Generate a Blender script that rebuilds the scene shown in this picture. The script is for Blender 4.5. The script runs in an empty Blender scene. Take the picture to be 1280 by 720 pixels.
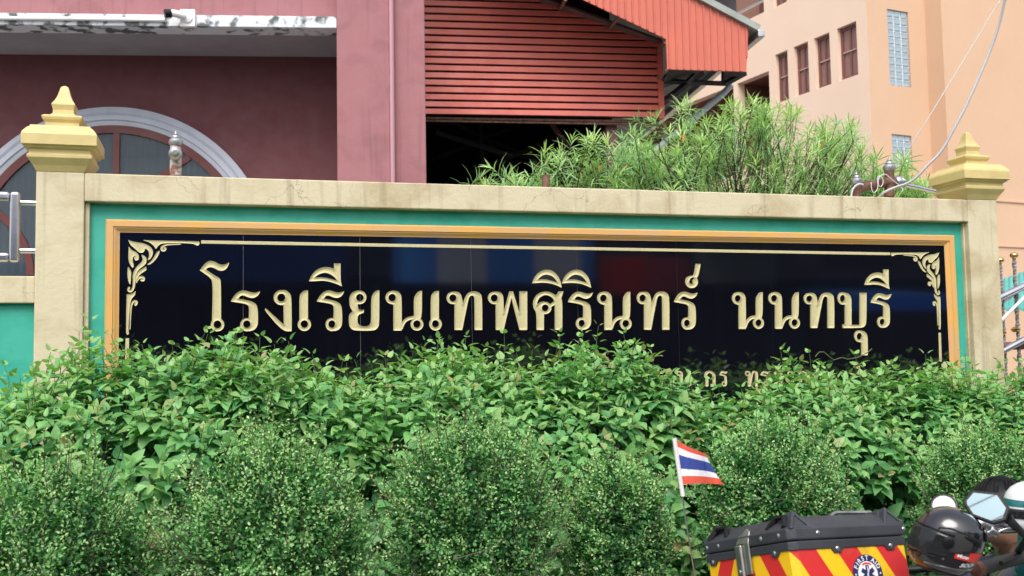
import bpy, bmesh, math, random
import numpy as np
from mathutils import Vector, Matrix
random.seed(7); rng = np.random.default_rng(7)
S = bpy.context.scene; COL = S.collection
R_ = math.radians

# ------------------------------------------------------------------ camera, world, sun, exposure
F_PX = 1287.42                                  # focal length in pixels of a 1280 wide picture
YAW, PITCH, ROLL = R_(15.636), R_(4.0916), R_(-1.0036)
CAM = Vector((0.8863, -5.4074, 1.600))
FW = Vector((math.sin(YAW)*math.cos(PITCH), math.cos(YAW)*math.cos(PITCH), math.sin(PITCH)))
_r0 = Vector((math.cos(YAW), -math.sin(YAW), 0)); _u0 = _r0.cross(FW)
RT = _r0*math.cos(ROLL) + _u0*math.sin(ROLL); UP = _u0*math.cos(ROLL) - _r0*math.sin(ROLL)
cd = bpy.data.cameras.new('camera'); cam = bpy.data.objects.new('camera', cd); COL.objects.link(cam)
m = Matrix((RT, UP, -FW)).transposed().to_4x4(); m.translation = CAM; cam.matrix_world = m
cd.sensor_width = 36; cd.lens = 36*F_PX/1280; cd.clip_start = .05; cd.clip_end = 1000
cd.dof.use_dof = True; cd.dof.focus_distance = 5.0; cd.dof.aperture_fstop = 5.6
S.camera = cam
W = bpy.data.worlds.new('World'); S.world = W; W.use_nodes = True
nt = W.node_tree; bg = nt.nodes['Background']
sky = nt.nodes.new('ShaderNodeTexSky'); sky.sky_type = 'NISHITA'; sky.sun_disc = False
SUN_EL, SUN_AZ = R_(54), R_(202)                # azimuth clockwise from +Y
sky.sun_elevation = SUN_EL; sky.sun_rotation = SUN_AZ; sky.dust_density = 4; sky.air_density = 1.2
hs = nt.nodes.new('ShaderNodeHueSaturation'); hs.inputs['Saturation'].default_value = .45
nt.links.new(sky.outputs[0], hs.inputs['Color']); nt.links.new(hs.outputs[0], bg.inputs['Color'])
bg.inputs['Strength'].default_value = .15
sl = bpy.data.lights.new('sun', 'SUN'); sun = bpy.data.objects.new('sun', sl); COL.objects.link(sun)
sl.energy = 1.25; sl.angle = R_(38); sl.color = (1, .96, .9)
sd = Vector((math.sin(SUN_AZ)*math.cos(SUN_EL), math.cos(SUN_AZ)*math.cos(SUN_EL), math.sin(SUN_EL)))
sun.rotation_euler = sd.to_track_quat('Z', 'Y').to_euler()
S.view_settings.view_transform = 'Standard'; S.view_settings.look = 'None'
S.view_settings.exposure = .72; S.view_settings.gamma = 1

# ------------------------------------------------------------------ helpers
def ray(px, py):
    return (FW + RT*((px-640)/F_PX) - UP*((py-360)/F_PX))          # unit depth along FW
def dep(px, py, d): return CAM + ray(px, py)*d
def at(px, py, Y):
    d = ray(px, py); return CAM + d*((Y-CAM.y)/d.y)
class Frame:
    """a building's own axes: s along the facade, t into it, z up"""
    def __init__(s, o, ang):
        s.o = Vector((o.x, o.y, 0)); s.a = ang
        s.s = Vector((math.cos(ang), math.sin(ang), 0)); s.t = Vector((-math.sin(ang), math.cos(ang), 0))
    def at(f, px, py, t=0):
        d = ray(px, py); k = (t-(CAM-f.o).dot(f.t))/d.dot(f.t); p = CAM+d*k-f.o
        return p.dot(f.s), p.z
    def at_s(f, px, py, s=0):
        d = ray(px, py); k = (s-(CAM-f.o).dot(f.s))/d.dot(f.s); p = CAM+d*k-f.o
        return p.dot(f.t), p.z
def chaikin(P, it=2, cut=52):
    P = [tuple(p) for p in P]
    for _ in range(it):
        Q = []; n = len(P)
        for i in range(n):
            a, b, c = P[i-1], P[i], P[(i+1) % n]
            u = (b[0]-a[0], b[1]-a[1]); v = (c[0]-b[0], c[1]-b[1])
            lu, lv = math.hypot(*u), math.hypot(*v)
            if lu < 1e-9 or lv < 1e-9: continue
            ang = math.degrees(math.acos(max(-1, min(1, (u[0]*v[0]+u[1]*v[1])/lu/lv))))
            if ang > cut or ang < 1: Q.append(b)
            else:
                Q.append((b[0]-u[0]*.25, b[1]-u[1]*.25)); Q.append((b[0]+v[0]*.25, b[1]+v[1]*.25))
        P = Q
    return P

# ------------------------------------------------------------------ materials
def mat(name, col, rough=.6, metal=0, var=0., vscale=4, bump=0., bscale=60, spec=.5, coat=0, col2=None, vlo=.35, vhi=.65, detail=6, trans=0):
    M = bpy.data.materials.new(name); M.use_nodes = True; t = M.node_tree; b = t.nodes['Principled BSDF']
    b.inputs['Base Color'].default_value = (*col, 1); b.inputs['Roughness'].default_value = rough
    b.inputs['Metallic'].default_value = metal; b.inputs['Specular IOR Level'].default_value = spec
    b.inputs['Coat Weight'].default_value = coat
    tc = t.nodes.new('ShaderNodeTexCoord')
    if var or col2:
        n = t.nodes.new('ShaderNodeTexNoise'); n.inputs['Scale'].default_value = vscale; n.inputs['Detail'].default_value = detail
        t.links.new(tc.outputs['Object'], n.inputs['Vector'])
        r = t.nodes.new('ShaderNodeValToRGB'); c2 = col2 or tuple(c*(1-var) for c in col)
        r.color_ramp.elements[0].position = vlo; r.color_ramp.elements[1].position = vhi
        r.color_ramp.elements[0].color = (*c2, 1); r.color_ramp.elements[1].color = (*col, 1)
        t.links.new(n.outputs['Fac'], r.inputs['Fac']); t.links.new(r.outputs['Color'], b.inputs['Base Color'])
    if rough > .12 and not metal:
        n3 = t.nodes.new('ShaderNodeTexNoise'); n3.inputs['Scale'].default_value = 7; n3.inputs['Detail'].default_value = 8; r3 = t.nodes.new('ShaderNodeMapRange')
        r3.inputs['To Min'].default_value = max(.04, rough-.13); r3.inputs['To Max'].default_value = min(1, rough+.13); r3.inputs['From Min'].default_value = .3; r3.inputs['From Max'].default_value = .7
        t.links.new(tc.outputs['Object'], n3.inputs['Vector']); t.links.new(n3.outputs['Fac'], r3.inputs['Value']); t.links.new(r3.outputs[0], b.inputs['Roughness'])
    if bump:
        n2 = t.nodes.new('ShaderNodeTexNoise'); n2.inputs['Scale'].default_value = bscale; n2.inputs['Detail'].default_value = 5
        bp = t.nodes.new('ShaderNodeBump'); bp.inputs['Strength'].default_value = bump; bp.inputs['Distance'].default_value = .01
        t.links.new(tc.outputs['Object'], n2.inputs['Vector'])
        t.links.new(n2.outputs['Fac'], bp.inputs['Height']); t.links.new(bp.outputs['Normal'], b.inputs['Normal'])
    return M
def plaster(name, col, stain, crack=True, streak=.5):
    """old painted render: blotches, rain streaks, hair cracks"""
    M = mat(name, col, .8, bump=.25, bscale=45); t = M.node_tree; b = t.nodes['Principled BSDF']; L = t.links.new
    tc = t.nodes.new('ShaderNodeTexCoord')
    def noise(sc, det, vec=None, dist=0):
        n = t.nodes.new('ShaderNodeTexNoise'); n.inputs['Scale'].default_value = sc; n.inputs['Detail'].default_value = det
        n.inputs['Distortion'].default_value = dist; L(vec or tc.outputs['Object'], n.inputs['Vector']); return n.outputs['Fac']
    def ramp(f, a, bb):
        r = t.nodes.new('ShaderNodeMapRange'); r.inputs['From Min'].default_value = a; r.inputs['From Max'].default_value = bb
        r.clamp = True; L(f, r.inputs['Value']); return r.outputs[0]
    def mix(f, c1, c2):
        x = t.nodes.new('ShaderNodeMix'); x.data_type = 'RGBA'
        if hasattr(f, 'node'): L(f, x.inputs[0])
        else: x.inputs[0].default_value = f
        for c, i in ((c1, 6), (c2, 7)):
            if hasattr(c, 'node'): L(c, x.inputs[i])
            else: x.inputs[i].default_value = (*c, 1)
        return x.outputs[2]
    def mul(a, k):
        x = t.nodes.new('ShaderNodeMath'); x.operation = 'MULTIPLY'; L(a, x.inputs[0])
        if hasattr(k, 'node'): L(k, x.inputs[1])
        else: x.inputs[1].default_value = k
        return x.outputs[0]
    c = mix(mul(ramp(noise(3.2, 9, dist=.8), .47, .68), .85), col, stain)
    c = mix(mul(ramp(noise(14, 6), .52, .7), .35), c, tuple(min(1, k*1.12) for k in col))
    mp = t.nodes.new('ShaderNodeMapping'); mp.inputs['Scale'].default_value = (16, 16, .9); L(tc.outputs['Object'], mp.inputs['Vector'])
    c = mix(mul(ramp(noise(1, 5, mp.outputs[0]), .55, .72), streak), c, tuple(k*.62 for k in stain))
    if crack:
        nz = t.nodes.new('ShaderNodeTexNoise'); nz.inputs['Scale'].default_value = 5; nz.inputs['Detail'].default_value = 4
        L(tc.outputs['Object'], nz.inputs['Vector'])
        vm = t.nodes.new('ShaderNodeVectorMath'); vm.operation = 'SCALE'; vm.inputs['Scale'].default_value = .3; L(nz.outputs['Color'], vm.inputs[0])
        va = t.nodes.new('ShaderNodeVectorMath'); va.operation = 'ADD'; L(vm.outputs[0], va.inputs[0]); L(tc.outputs['Object'], va.inputs[1])
        v = t.nodes.new('ShaderNodeTexVoronoi'); v.feature = 'DISTANCE_TO_EDGE'; v.inputs['Scale'].default_value = 2.6; L(va.outputs[0], v.inputs['Vector'])
        cr = mul(ramp(v.outputs['Distance'], .006, .001), ramp(noise(2.1, 2), .46, .6))
        c = mix(mul(cr, .5), c, (.13, .105, .07))
    L(c, b.inputs['Base Color']); return M
def leafmat(name, stops, rough=.42, transl=.28):
    M = bpy.data.materials.new(name); M.use_nodes = True; t = M.node_tree; b = t.nodes['Principled BSDF']; L = t.links.new
    a = t.nodes.new('ShaderNodeAttribute'); a.attribute_name = 'tint'
    r = t.nodes.new('ShaderNodeValToRGB'); e = r.color_ramp.elements
    e[0].position, e[0].color = stops[0][0], (*stops[0][1], 1); e[1].position, e[1].color = stops[-1][0], (*stops[-1][1], 1)
    for p, c in stops[1:-1]: x = e.new(p); x.color = (*c, 1)
    L(a.outputs['Fac'], r.inputs['Fac']); L(r.outputs['Color'], b.inputs['Base Color'])
    b.inputs['Roughness'].default_value = rough; b.inputs['Specular IOR Level'].default_value = .45
    tl = t.nodes.new('ShaderNodeBsdfTranslucent'); g = t.nodes.new('ShaderNodeMix'); g.data_type = 'RGBA'; g.blend_type = 'MULTIPLY'
    g.inputs[0].default_value = 1; g.inputs[7].default_value = (1.1, 1.25, .55, 1); L(r.outputs['Color'], g.inputs[6]); L(g.outputs[2], tl.inputs['Color'])
    ms = t.nodes.new('ShaderNodeMixShader'); ms.inputs[0].default_value = transl
    L(b.outputs[0], ms.inputs[1]); L(tl.outputs[0], ms.inputs[2]); L(ms.outputs[0], t.nodes['Material Output'].inputs['Surface'])
    return M
M_cream = plaster('cream_plaster', (.60, .525, .365), (.43, .34, .20), streak=.6)
M_cap = mat('cream_gloss_paint', (.64, .51, .22), .5, var=.16, vscale=8, bump=.06, bscale=40)
M_teal = mat('teal_paint', (.015, .33, .23), .6, col2=(.045, .40, .31), vscale=7, vlo=.45, vhi=.75, bump=.15, bscale=25)
M_orange = mat('ochre_paint', (.68, .37, .10), .5, col2=(.62, .36, .16), vscale=6, bump=.06, bscale=30)
M_granite = mat('black_polished_granite', (.0035, .004, .008), .05, var=.4, vscale=180)
M_granite.node_tree.nodes['Principled BSDF'].inputs['IOR'].default_value = 2.0
M_gold = mat('matt_gold_paint', (.60, .53, .29), .55, var=.15, vscale=160, bump=.35, bscale=400)
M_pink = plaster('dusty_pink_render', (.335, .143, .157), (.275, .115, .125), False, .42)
M_maroon_shade = mat('maroon_render_soffit_shade', (.15, .048, .055), .75, var=.05, vscale=2, bump=.08, bscale=14)  # shade under the canopy soffit is put into this darker tone
M_frame = mat('maroon_window_paint', (.11, .022, .02), .5)
M_arch = mat('pale_grey_moulding', (.47, .50, .58), .6, var=.12, vscale=5)
M_fascia = mat('mouldy_white_concrete', (.70, .73, .78), .8, col2=(.10, .12, .12), vscale=7, vlo=.385, vhi=.48, detail=9, bump=.3, bscale=50)
M_soffit = mat('grey_soffit', (.34, .32, .36), .85, var=.15, vscale=2)
M_red = mat('red_painted_sheet', (.74, .175, .13), .5, col2=(.66, .15, .12), vscale=3, bump=.05, bscale=8)
M_salmon = mat('salmon_roof_sheet', (.58, .145, .095), .5, col2=(.52, .13, .088), vscale=2.2, bump=.05, bscale=6)
M_shade = mat('shade_black', (.012, .012, .014), .9)  # near-black stands in for shade inside the shed and under the eaves
M_darkst = mat('dark_steel', (.035, .03, .03), .6, var=.4, vscale=9)
M_rust = mat('rusty_iron', (.085, .032, .022), .75, col2=(.19, .10, .07), vscale=22, bump=.4, bscale=90)
M_tan = mat('weathered_tan_steel', (.30, .20, .14), .7, var=.3, vscale=14)
M_roofedge = mat('grey_green_flashing', (.33, .36, .33), .6, var=.2, vscale=5)
M_post = mat('maroon_steel_post', (.17, .075, .07), .55, var=.2, vscale=5)
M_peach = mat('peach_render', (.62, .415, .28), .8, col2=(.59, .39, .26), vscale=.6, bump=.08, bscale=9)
M_peach_side = mat('peach_render_side_light', (.83, .62, .485), .8, col2=(.80, .59, .455), vscale=.7, bump=.08, bscale=9)  # same peach render; how light falls on this facade is put into the colour
M_shut = mat('brown_shutter', (.29, .145, .125), .6, var=.15, vscale=3)
M_inner = mat('maroon_corridor', (.20, .07, .055), .8, var=.2, vscale=2)
M_block = mat('glass_block', (.36, .47, .55), .12, var=.35, vscale=6, spec=.7)
M_grout = mat('white_grout', (.78, .78, .76), .8)
M_chrome = mat('stainless_steel', (.68, .69, .72), .22, 1, var=.12, vscale=14)
M_ball = mat('dull_aluminium', (.52, .53, .55), .38, .85, var=.3, vscale=25)
M_brass = mat('brass', (.72, .48, .17), .28, 1)
M_cable = mat('grey_cable', (.52, .52, .55), .5); M_wire = mat('white_wire', (.62, .62, .60), .5)
M_white = mat('white_plastic', (.78, .78, .77), .4); M_black = mat('black_plastic', (.009, .009, .011), .42, var=.3, vscale=9, bump=.12, bscale=300, spec=.25)
M_case = mat('textured_black_case', (.040, .044, .054), .5, col2=(.022, .024, .030), vscale=9, vlo=.3, vhi=.7, bump=.25, bscale=420, detail=9)
M_gloss = mat('gloss_black_shell', (.008, .008, .010), .10, coat=1, bump=.02, bscale=7)
M_gloss.node_tree.nodes['Principled BSDF'].inputs['Coat IOR'].default_value = 1.55; M_gloss.node_tree.nodes['Principled BSDF'].inputs['Coat Roughness'].default_value = .16
M_rubber = mat('black_rubber', (.02, .02, .02), .75, bump=.2, bscale=120)
M_alu = mat('aluminium', (.62, .63, .64), .34, 1, var=.15, vscale=30)
M_scratch = mat('worn_steel', (.46, .46, .43), .42, 1, var=.35, vscale=26)
M_mirror = mat('mirror_glass', (.20, .27, .30), .02, 1)
M_navy = mat('navy_print', (.018, .022, .10), .45); M_wprint = mat('white_print', (.80, .80, .80), .45); M_rprint = mat('red_print', (.62, .035, .03), .4)
M_skin = mat('skin', (.42, .22, .14), .5, var=.1, vscale=20); M_hair = mat('black_hair', (.005, .0045, .005), .5, spec=.28, var=.3, vscale=60, bump=.25, bscale=150)
M_shirt = mat('navy_knit', (.022, .028, .06), .85, col2=(.07, .08, .13), vscale=130, bump=.6, bscale=160)
M_trous = mat('dark_trousers', (.02, .02, .025), .85, var=.3, vscale=30); M_shoe = mat('brown_shoe', (.06, .035, .025), .5)
M_tealp = mat('teal_gloss_paint', (.01, .14, .15), .15, coat=.6); M_sheet = mat('teal_roof_sheet', (.10, .42, .38), .5, var=.15, vscale=4)
M_bark = mat('brown_twig', (.095, .08, .05), .85, var=.35, vscale=30, bump=.4, bscale=80); M_stem = mat('green_stem', (.10, .14, .05), .7, var=.3, vscale=30)
M_asph = mat('asphalt', (.055, .055, .057), .9, var=.3, vscale=3, bump=.3, bscale=200)
M_pave = mat('concrete_paving', (.30, .29, .27), .85, var=.25, vscale=3, bump=.2, bscale=60)
M_soil = mat('planting_soil', (.05, .035, .022), .95, var=.4, vscale=8, bump=.6, bscale=40)
M_line = mat('road_paint', (.75, .75, .73), .7, var=.15, vscale=9)
M_curt = mat('grey_curtain', (.15, .20, .24), .85, var=.2, vscale=3)
def tarp(name, col):
    M = mat(name, col, .5); t = M.node_tree; tl = t.nodes.new('ShaderNodeBsdfTranslucent'); tl.inputs['Color'].default_value = (*col, 1); ms = t.nodes.new('ShaderNodeMixShader'); ms.inputs[0].default_value = .7
    t.links.new(t.nodes['Principled BSDF'].outputs[0], ms.inputs[1]); t.links.new(tl.outputs[0], ms.inputs[2]); t.links.new(ms.outputs[0], t.nodes['Material Output'].inputs['Surface']); return M
M_blue = tarp('blue_tarpaulin', (.10, .36, .95)); M_wtarp = tarp('white_tarpaulin', (.75, .78, .84))
M_orred = tarp('orange_red_tarpaulin', (.75, .11, .05))
M_shop = mat('dark_shophouse_render', (.085, .09, .11), .85, var=.3, vscale=1.5); M_shopd = mat('dark_shop_opening', (.02, .02, .025), .5)
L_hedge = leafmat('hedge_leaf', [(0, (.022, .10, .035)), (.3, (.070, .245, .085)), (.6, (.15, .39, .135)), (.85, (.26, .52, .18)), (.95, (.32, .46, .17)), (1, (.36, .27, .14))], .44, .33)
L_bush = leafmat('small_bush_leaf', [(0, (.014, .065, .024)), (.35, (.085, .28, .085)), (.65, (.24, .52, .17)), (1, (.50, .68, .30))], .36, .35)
L_ole = leafmat('oleander_leaf', [(0, (.12, .26, .13)), (.4, (.24, .44, .21)), (.75, (.38, .58, .24)), (1, (.56, .72, .30))], .3, .38)
M_tint = lambda n, c: mat(n, c, .5)
def glassmat(name, col, mixv):
    M = bpy.data.materials.new(name); M.use_nodes = True; t = M.node_tree; b = t.nodes['Principled BSDF']
    b.inputs['Base Color'].default_value = (*col, 1); b.inputs['Roughness'].default_value = .03
    tr = t.nodes.new('ShaderNodeBsdfTransparent'); ms = t.nodes.new('ShaderNodeMixShader'); ms.inputs[0].default_value = mixv
    t.links.new(tr.outputs[0], ms.inputs[1]); t.links.new(b.outputs[0], ms.inputs[2]); t.links.new(ms.outputs[0], t.nodes['Material Output'].inputs['Surface']); return M
M_pane = glassmat('window_glass', (.05, .07, .09), .35); M_visor = glassmat('smoked_visor', (.018, .02, .022), .80)

# ------------------------------------------------------------------ mesh builder and tagging
class MB:
    def __init__(s): s.v = []; s.f = []
    def add(s, V, Fc):
        o = len(s.v); s.v += [tuple(p) for p in V]; s.f += [tuple(i+o for i in f) for f in Fc]; return s
    def box(s, x0, x1, y0, y1, z0, z1):
        return s.add([(x, y, z) for z in (z0, z1) for y in (y0, y1) for x in (x0, x1)],
                     [(0, 2, 3, 1), (4, 5, 7, 6), (0, 1, 5, 4), (2, 6, 7, 3), (0, 4, 6, 2), (1, 3, 7, 5)])
    def prism(s, P, d0, d1, f=lambda a, b, d: (a, d, b)):
        n = len(P)
        return s.add([f(a, b, d0) for a, b in P]+[f(a, b, d1) for a, b in P],
                     [tuple(range(n)), tuple(range(2*n-1, n-1, -1))]+[(i, i+n, (i+1) % n+n, (i+1) % n) for i in range(n)])
    def loft(s, rings, closed=True, caps=True):
        n = len(rings[0]); o = len(s.v)
        for r in rings: s.v += [tuple(p) for p in r]
        for k in range(len(rings)-1):
            for i in range(n if closed else n-1):
                j = (i+1) % n; s.f.append((o+k*n+i, o+k*n+j, o+k*n+n+j, o+k*n+n+i))
        if caps and closed:
            s.f.append(tuple(o+i for i in range(n-1, -1, -1))); s.f.append(tuple(o+(len(rings)-1)*n+i for i in range(n)))
        return s
    def tube(s, P, r, n=8, caps=True):
        P = [Vector(p) for p in P]; rr = r if hasattr(r, '__len__') else [r]*len(P); rings = []; ref = None
        for i, p in enumerate(P):
            d = (P[min(i+1, len(P)-1)]-P[max(i-1, 0)]).normalized()
            if ref is None: ref = Vector((0, 0, 1)) if abs(d.z) < .9 else Vector((1, 0, 0))
            a = (ref-d*ref.dot(d)).normalized(); ref = a; b = d.cross(a)
            rings.append([p+(a*math.cos(q)+b*math.sin(q))*rr[i] for q in (2*math.pi*k/n for k in range(n))])
        return s.loft(rings, True, caps)
    def lathe(s, prof, c=(0, 0, 0), n=16, square=False, mtx=None):
        rings = []
        for r, z in prof:
            if square: ring = [Vector((r*a, r*b, z)) for a, b in ((-1, -1), (1, -1), (1, 1), (-1, 1))]
            else: ring = [Vector((r*math.cos(2*math.pi*k/n), r*math.sin(2*math.pi*k/n), z)) for k in range(n)]
            rings.append([(mtx @ p if mtx else p)+Vector(c) for p in ring])
        return s.loft(rings)
    def build(s, name, m, parent=None, smooth=None, bevel=0, seg=2):
        me = bpy.data.meshes.new(name); me.from_pydata(s.v, [], s.f); me.update()
        bm = bmesh.new(); bm.from_mesh(me); bmesh.ops.recalc_face_normals(bm, faces=bm.faces); bm.to_mesh(me); bm.free()
        o = bpy.data.objects.new(name, me); COL.objects.link(o); me.materials.append(m)
        if parent: o.parent = parent
        if smooth is not None:
            me.polygons.foreach_set('use_smooth', [True]*len(me.polygons)); me.set_sharp_from_angle(angle=R_(smooth))
        if bevel:
            b = o.modifiers.new('edge', 'BEVEL'); b.width = bevel; b.segments = seg; b.limit_method = 'ANGLE'
        return o
def tag(o, label, cat, group=None, kind=None):
    o['label'] = label; o['category'] = cat
    if group: o['group'] = group
    if kind: o['kind'] = kind
    return o
def thing(name, loc, label, cat, group=None, rz=0):
    o = bpy.data.objects.new(name, None); COL.objects.link(o); o.location = loc; o.rotation_euler = (0, 0, rz); o.empty_display_size = .2
    return tag(o, label, cat, group)
def struct(o, label=None):
    o['kind'] = 'structure'
    if label: o['label'] = label
    return o
def copyobj(o, parent, loc=None, mtx=None):
    c = o.copy(); COL.objects.link(c); c.parent = parent
    if loc is not None: c.location = loc
    if mtx is not None: c.matrix_local = mtx
    return c

# ------------------------------------------------------------------ ground
G = MB(); G.add([(-150, -150, 0), (150, -150, 0), (150, 150, 0), (-150, 150, 0)], [(0, 1, 2, 3)])
struct(G.build('ground', M_pave), 'grey concrete ground around the school wall')
struct(MB().box(-60, 60, -10.5, -3.9, -.05, .008).build('road', M_asph), 'dark asphalt road in front of the wall')
struct(MB().box(-60, 60, -3.9, -2.15, 0, .12).build('pavement', M_pave, bevel=.012), 'raised concrete pavement beside the planting bed')
struct(MB().box(-8, 12, -2.15, -.02, 0, .10).build('planting_bed', M_soil), 'soil bed below the hedge')
for k in range(-6, 8):
    o = struct(MB().box(k*4, k*4+1.8, -7.25, -7.13, .009, .012).build('lane_marking', M_line), 'white dash painted on the asphalt road')

# ------------------------------------------------------------------ the wall with its two pillars
WL, HT, PW = 5.6, 2.568, .2195
TEAL_Y, GRAN_Y = .06, .05
wall = thing('boundary_wall', (0, 0, 0), 'weathered cream and teal wall with two capped pillars behind the hedge', 'wall')
MB().box(0, PW, 0, .22, 0, HT).build('pillar', M_cream, wall, bevel=.006)
MB().box(WL-PW, WL, 0, .22, 0, HT).build('pillar', M_cream, wall, bevel=.006)
ZB = HT-.1424
MB().box(PW+.0005, WL-PW-.0005, .001, .219, ZB, HT-.002).build('top_beam', M_cream, wall, bevel=.006)
MB().box(PW+.0005, WL-PW-.0005, TEAL_Y, .20, 0, ZB-.001).build('recessed_panel', M_teal, wall)
MB().box(PW+.0005, PW+.022, .028, TEAL_Y+.01, 0, ZB-.001).build('jamb_strip', M_cream, wall, bevel=.004)
MB().box(WL-PW-.012, WL-PW-.0005, .036, TEAL_Y+.01, 0, ZB-.001).build('jamb_strip', M_cream, wall, bevel=.004)
capprof = [(132, 540), (150, 512), (178, 480), (178, 466), (168, 460), (168, 442), (186, 436), (190, 428), (206, 424), (206, 376), (200, 364), (178, 342), (168, 338), (164, 329),
           (100, 328), (95, 322), (95, 302), (108, 290), (112, 280), (112, 274), (100, 268), (70, 266), (68, 258), (60, 256), (58, 236), (63, 220), (66, 212), (64, 206), (52, 192), (42, 176), (34, 158), (28, 140), (23, 126), (20, 119), (2, 110)]
tip = at(82, 107.5, .11).z; ks = (tip-HT)/430
kw = (PW/2)/132
for X in (PW/2, WL-PW/2):
    MB().lathe([(a*kw, (540-y)*ks) for a, y in capprof], (X, .11, HT), square=True).build('pillar_cap', M_cap, wall, bevel=.0018)

# ------------------------------------------------------------------ the sign: moulding, granite slabs, carved letters
sign = thing('school_sign', (0, 0, 0), 'long black granite name sign with gold Thai lettering set in the wall', 'sign')
po = at(132.2, 273.1, TEAL_Y-.02); pk = at(149.7, 290.2, GRAN_Y)
po2 = at(1192.5, 295, TEAL_Y-.02); pk2 = at(1180, 307, GRAN_Y)
zo = (po.z+po2.z)/2; zk = (pk.z+pk2.z)/2
ZLOW = .72
def profile_bar(P, a, b, name):
    pass
def mould(x0, x1, xi0, xi1, ztop, zi, zbot, zib):
    """mitred ochre frame, stepped profile: list of (fraction outer->inner, y)"""
    prof = [(0, TEAL_Y), (0, TEAL_Y-.022), (.12, TEAL_Y-.03), (.55, TEAL_Y-.03), (.6, TEAL_Y-.024), (.68, TEAL_Y-.024), (.8, TEAL_Y-.018), (.96, TEAL_Y-.012), (1, TEAL_Y-.012), (1, TEAL_Y)]
    corners = lambda f: [(x0+(xi0-x0)*f, zbot+(zib-zbot)*f), (x0+(xi0-x0)*f, ztop+(zi-ztop)*f), (x1+(xi1-x1)*f, ztop+(zi-ztop)*f), (x1+(xi1-x1)*f, zbot+(zib-zbot)*f)]
    for k in range(4):
        b = MB(); rings = []
        for end in (k, (k+1) % 4):
            rings.append([(corners(f)[end][0], y, corners(f)[end][1]) for f, y in prof])
        b.loft(rings); b.build('frame_moulding', M_orange, sign, smooth=30)
mould(po.x, po2.x, pk.x, pk2.x, zo, zk, ZLOW-.07, ZLOW)
joints = [pk.x]+[at(x, 330, GRAN_Y).x for x in (304, 450, 589, 721, 846, 963, 1075)]+[pk2.x]
for a, b in zip(joints, joints[1:]):
    MB().box(a+.0012, b-.0012, GRAN_Y, TEAL_Y-.0005, ZLOW+.002, zk-.002).build('granite_slab', M_granite, sign)
MB().box(pk.x, pk2.x, TEAL_Y-.004, TEAL_Y-.0008, ZLOW+.001, zk-.001).build('slab_joint', mat('joint_filler', (.34, .35, .38), .8), sign)

def ell(cx, cy, rx, ry=None, n=28):
    ry = rx if ry is None else ry
    return [(cx+rx*math.cos(2*math.pi*k/n), cy+ry*math.sin(2*math.pi*k/n)) for k in range(n)]
def stroke(P, r):
    """variable-width stroke -> list of polygons"""
    out = []; rr = r if hasattr(r, '__len__') else [r]*len(P)
    for _ in range(2):
        Q, q = [P[0]], [rr[0]]
        for i in range(len(P)-1):
            a, b = P[i], P[i+1]
            Q += [(a[0]*.75+b[0]*.25, a[1]*.75+b[1]*.25), (a[0]*.25+b[0]*.75, a[1]*.25+b[1]*.75)]; q += [rr[i]*.75+rr[i+1]*.25, rr[i]*.25+rr[i+1]*.75]
        Q.append(P[-1]); q.append(rr[-1]); P, rr = Q, q
    L, Rr = [], []
    for i, p in enumerate(P):
        a, b = P[max(i-1, 0)], P[min(i+1, len(P)-1)]; d = (b[0]-a[0], b[1]-a[1]); l = math.hypot(*d) or 1
        nx, ny = -d[1]/l*rr[i], d[0]/l*rr[i]; L.append((p[0]+nx, p[1]+ny)); Rr.append((p[0]-nx, p[1]-ny))
    out.append(('raw', L+Rr[::-1])); out.append(('raw', ell(*P[0], rr[0], n=14))); out.append(('raw', ell(*P[-1], rr[-1], n=14)))
    return out
C = chaikin
GL = {}
# each glyph: (outlines added, outlines cut away), drawn in its own drawing units
GL['sara_o'] = ([[(58, 168), (85, 130), (115, 102), (140, 95), (170, 102), (200, 120), (225, 127), (255, 122), (280, 108), (272, 135), (255, 160), (230, 173), (200, 170), (165, 150), (140, 143), (118, 148), (105, 163), (165, 202), (205, 225), (218, 245), (218, 545), (150, 545), (157, 250), (130, 218), (90, 190)], ell(191, 575, 51)], [ell(191, 573, 29)])
GL['ro'] = ([[(290, 402), (310, 365), (340, 333), (375, 317), (405, 320), (440, 332), (470, 335), (495, 330), (512, 325), (500, 352), (475, 372), (445, 377), (415, 368), (385, 355), (365, 358), (345, 380), (420, 392), (465, 408), (492, 435), (496, 560), (486, 595), (462, 617), (430, 625), (405, 600), (425, 545), (428, 440), (415, 425), (380, 415)], ell(411, 575, 50)], [ell(411, 571, 28)])
GL['ngo'] = ([[(669, 315), (700, 315), (730, 335), (747, 370), (747, 625), (680, 625), (545, 470), (548, 452), (560, 458), (688, 575), (685, 420), (669, 429)], ell(669, 372, 57)], [ell(669, 372, 30)])
GL['sara_e'] = ([[(869, 318), (869, 545), (805, 545), (805, 365), (815, 340), (840, 318)], ell(842, 573, 50)], [ell(842, 570, 28)])
GL['sara_ii'] = ([[(97, 250), (115, 205), (150, 165), (195, 145), (235, 142), (270, 150), (284, 160), (284, 116), (333, 116), (333, 240), (343, 288), (290, 265), (240, 250), (190, 245), (140, 250)]], [[(138, 222), (165, 200), (200, 187), (235, 187), (270, 205), (295, 225), (308, 245), (270, 235), (230, 224), (190, 220)]])
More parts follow.
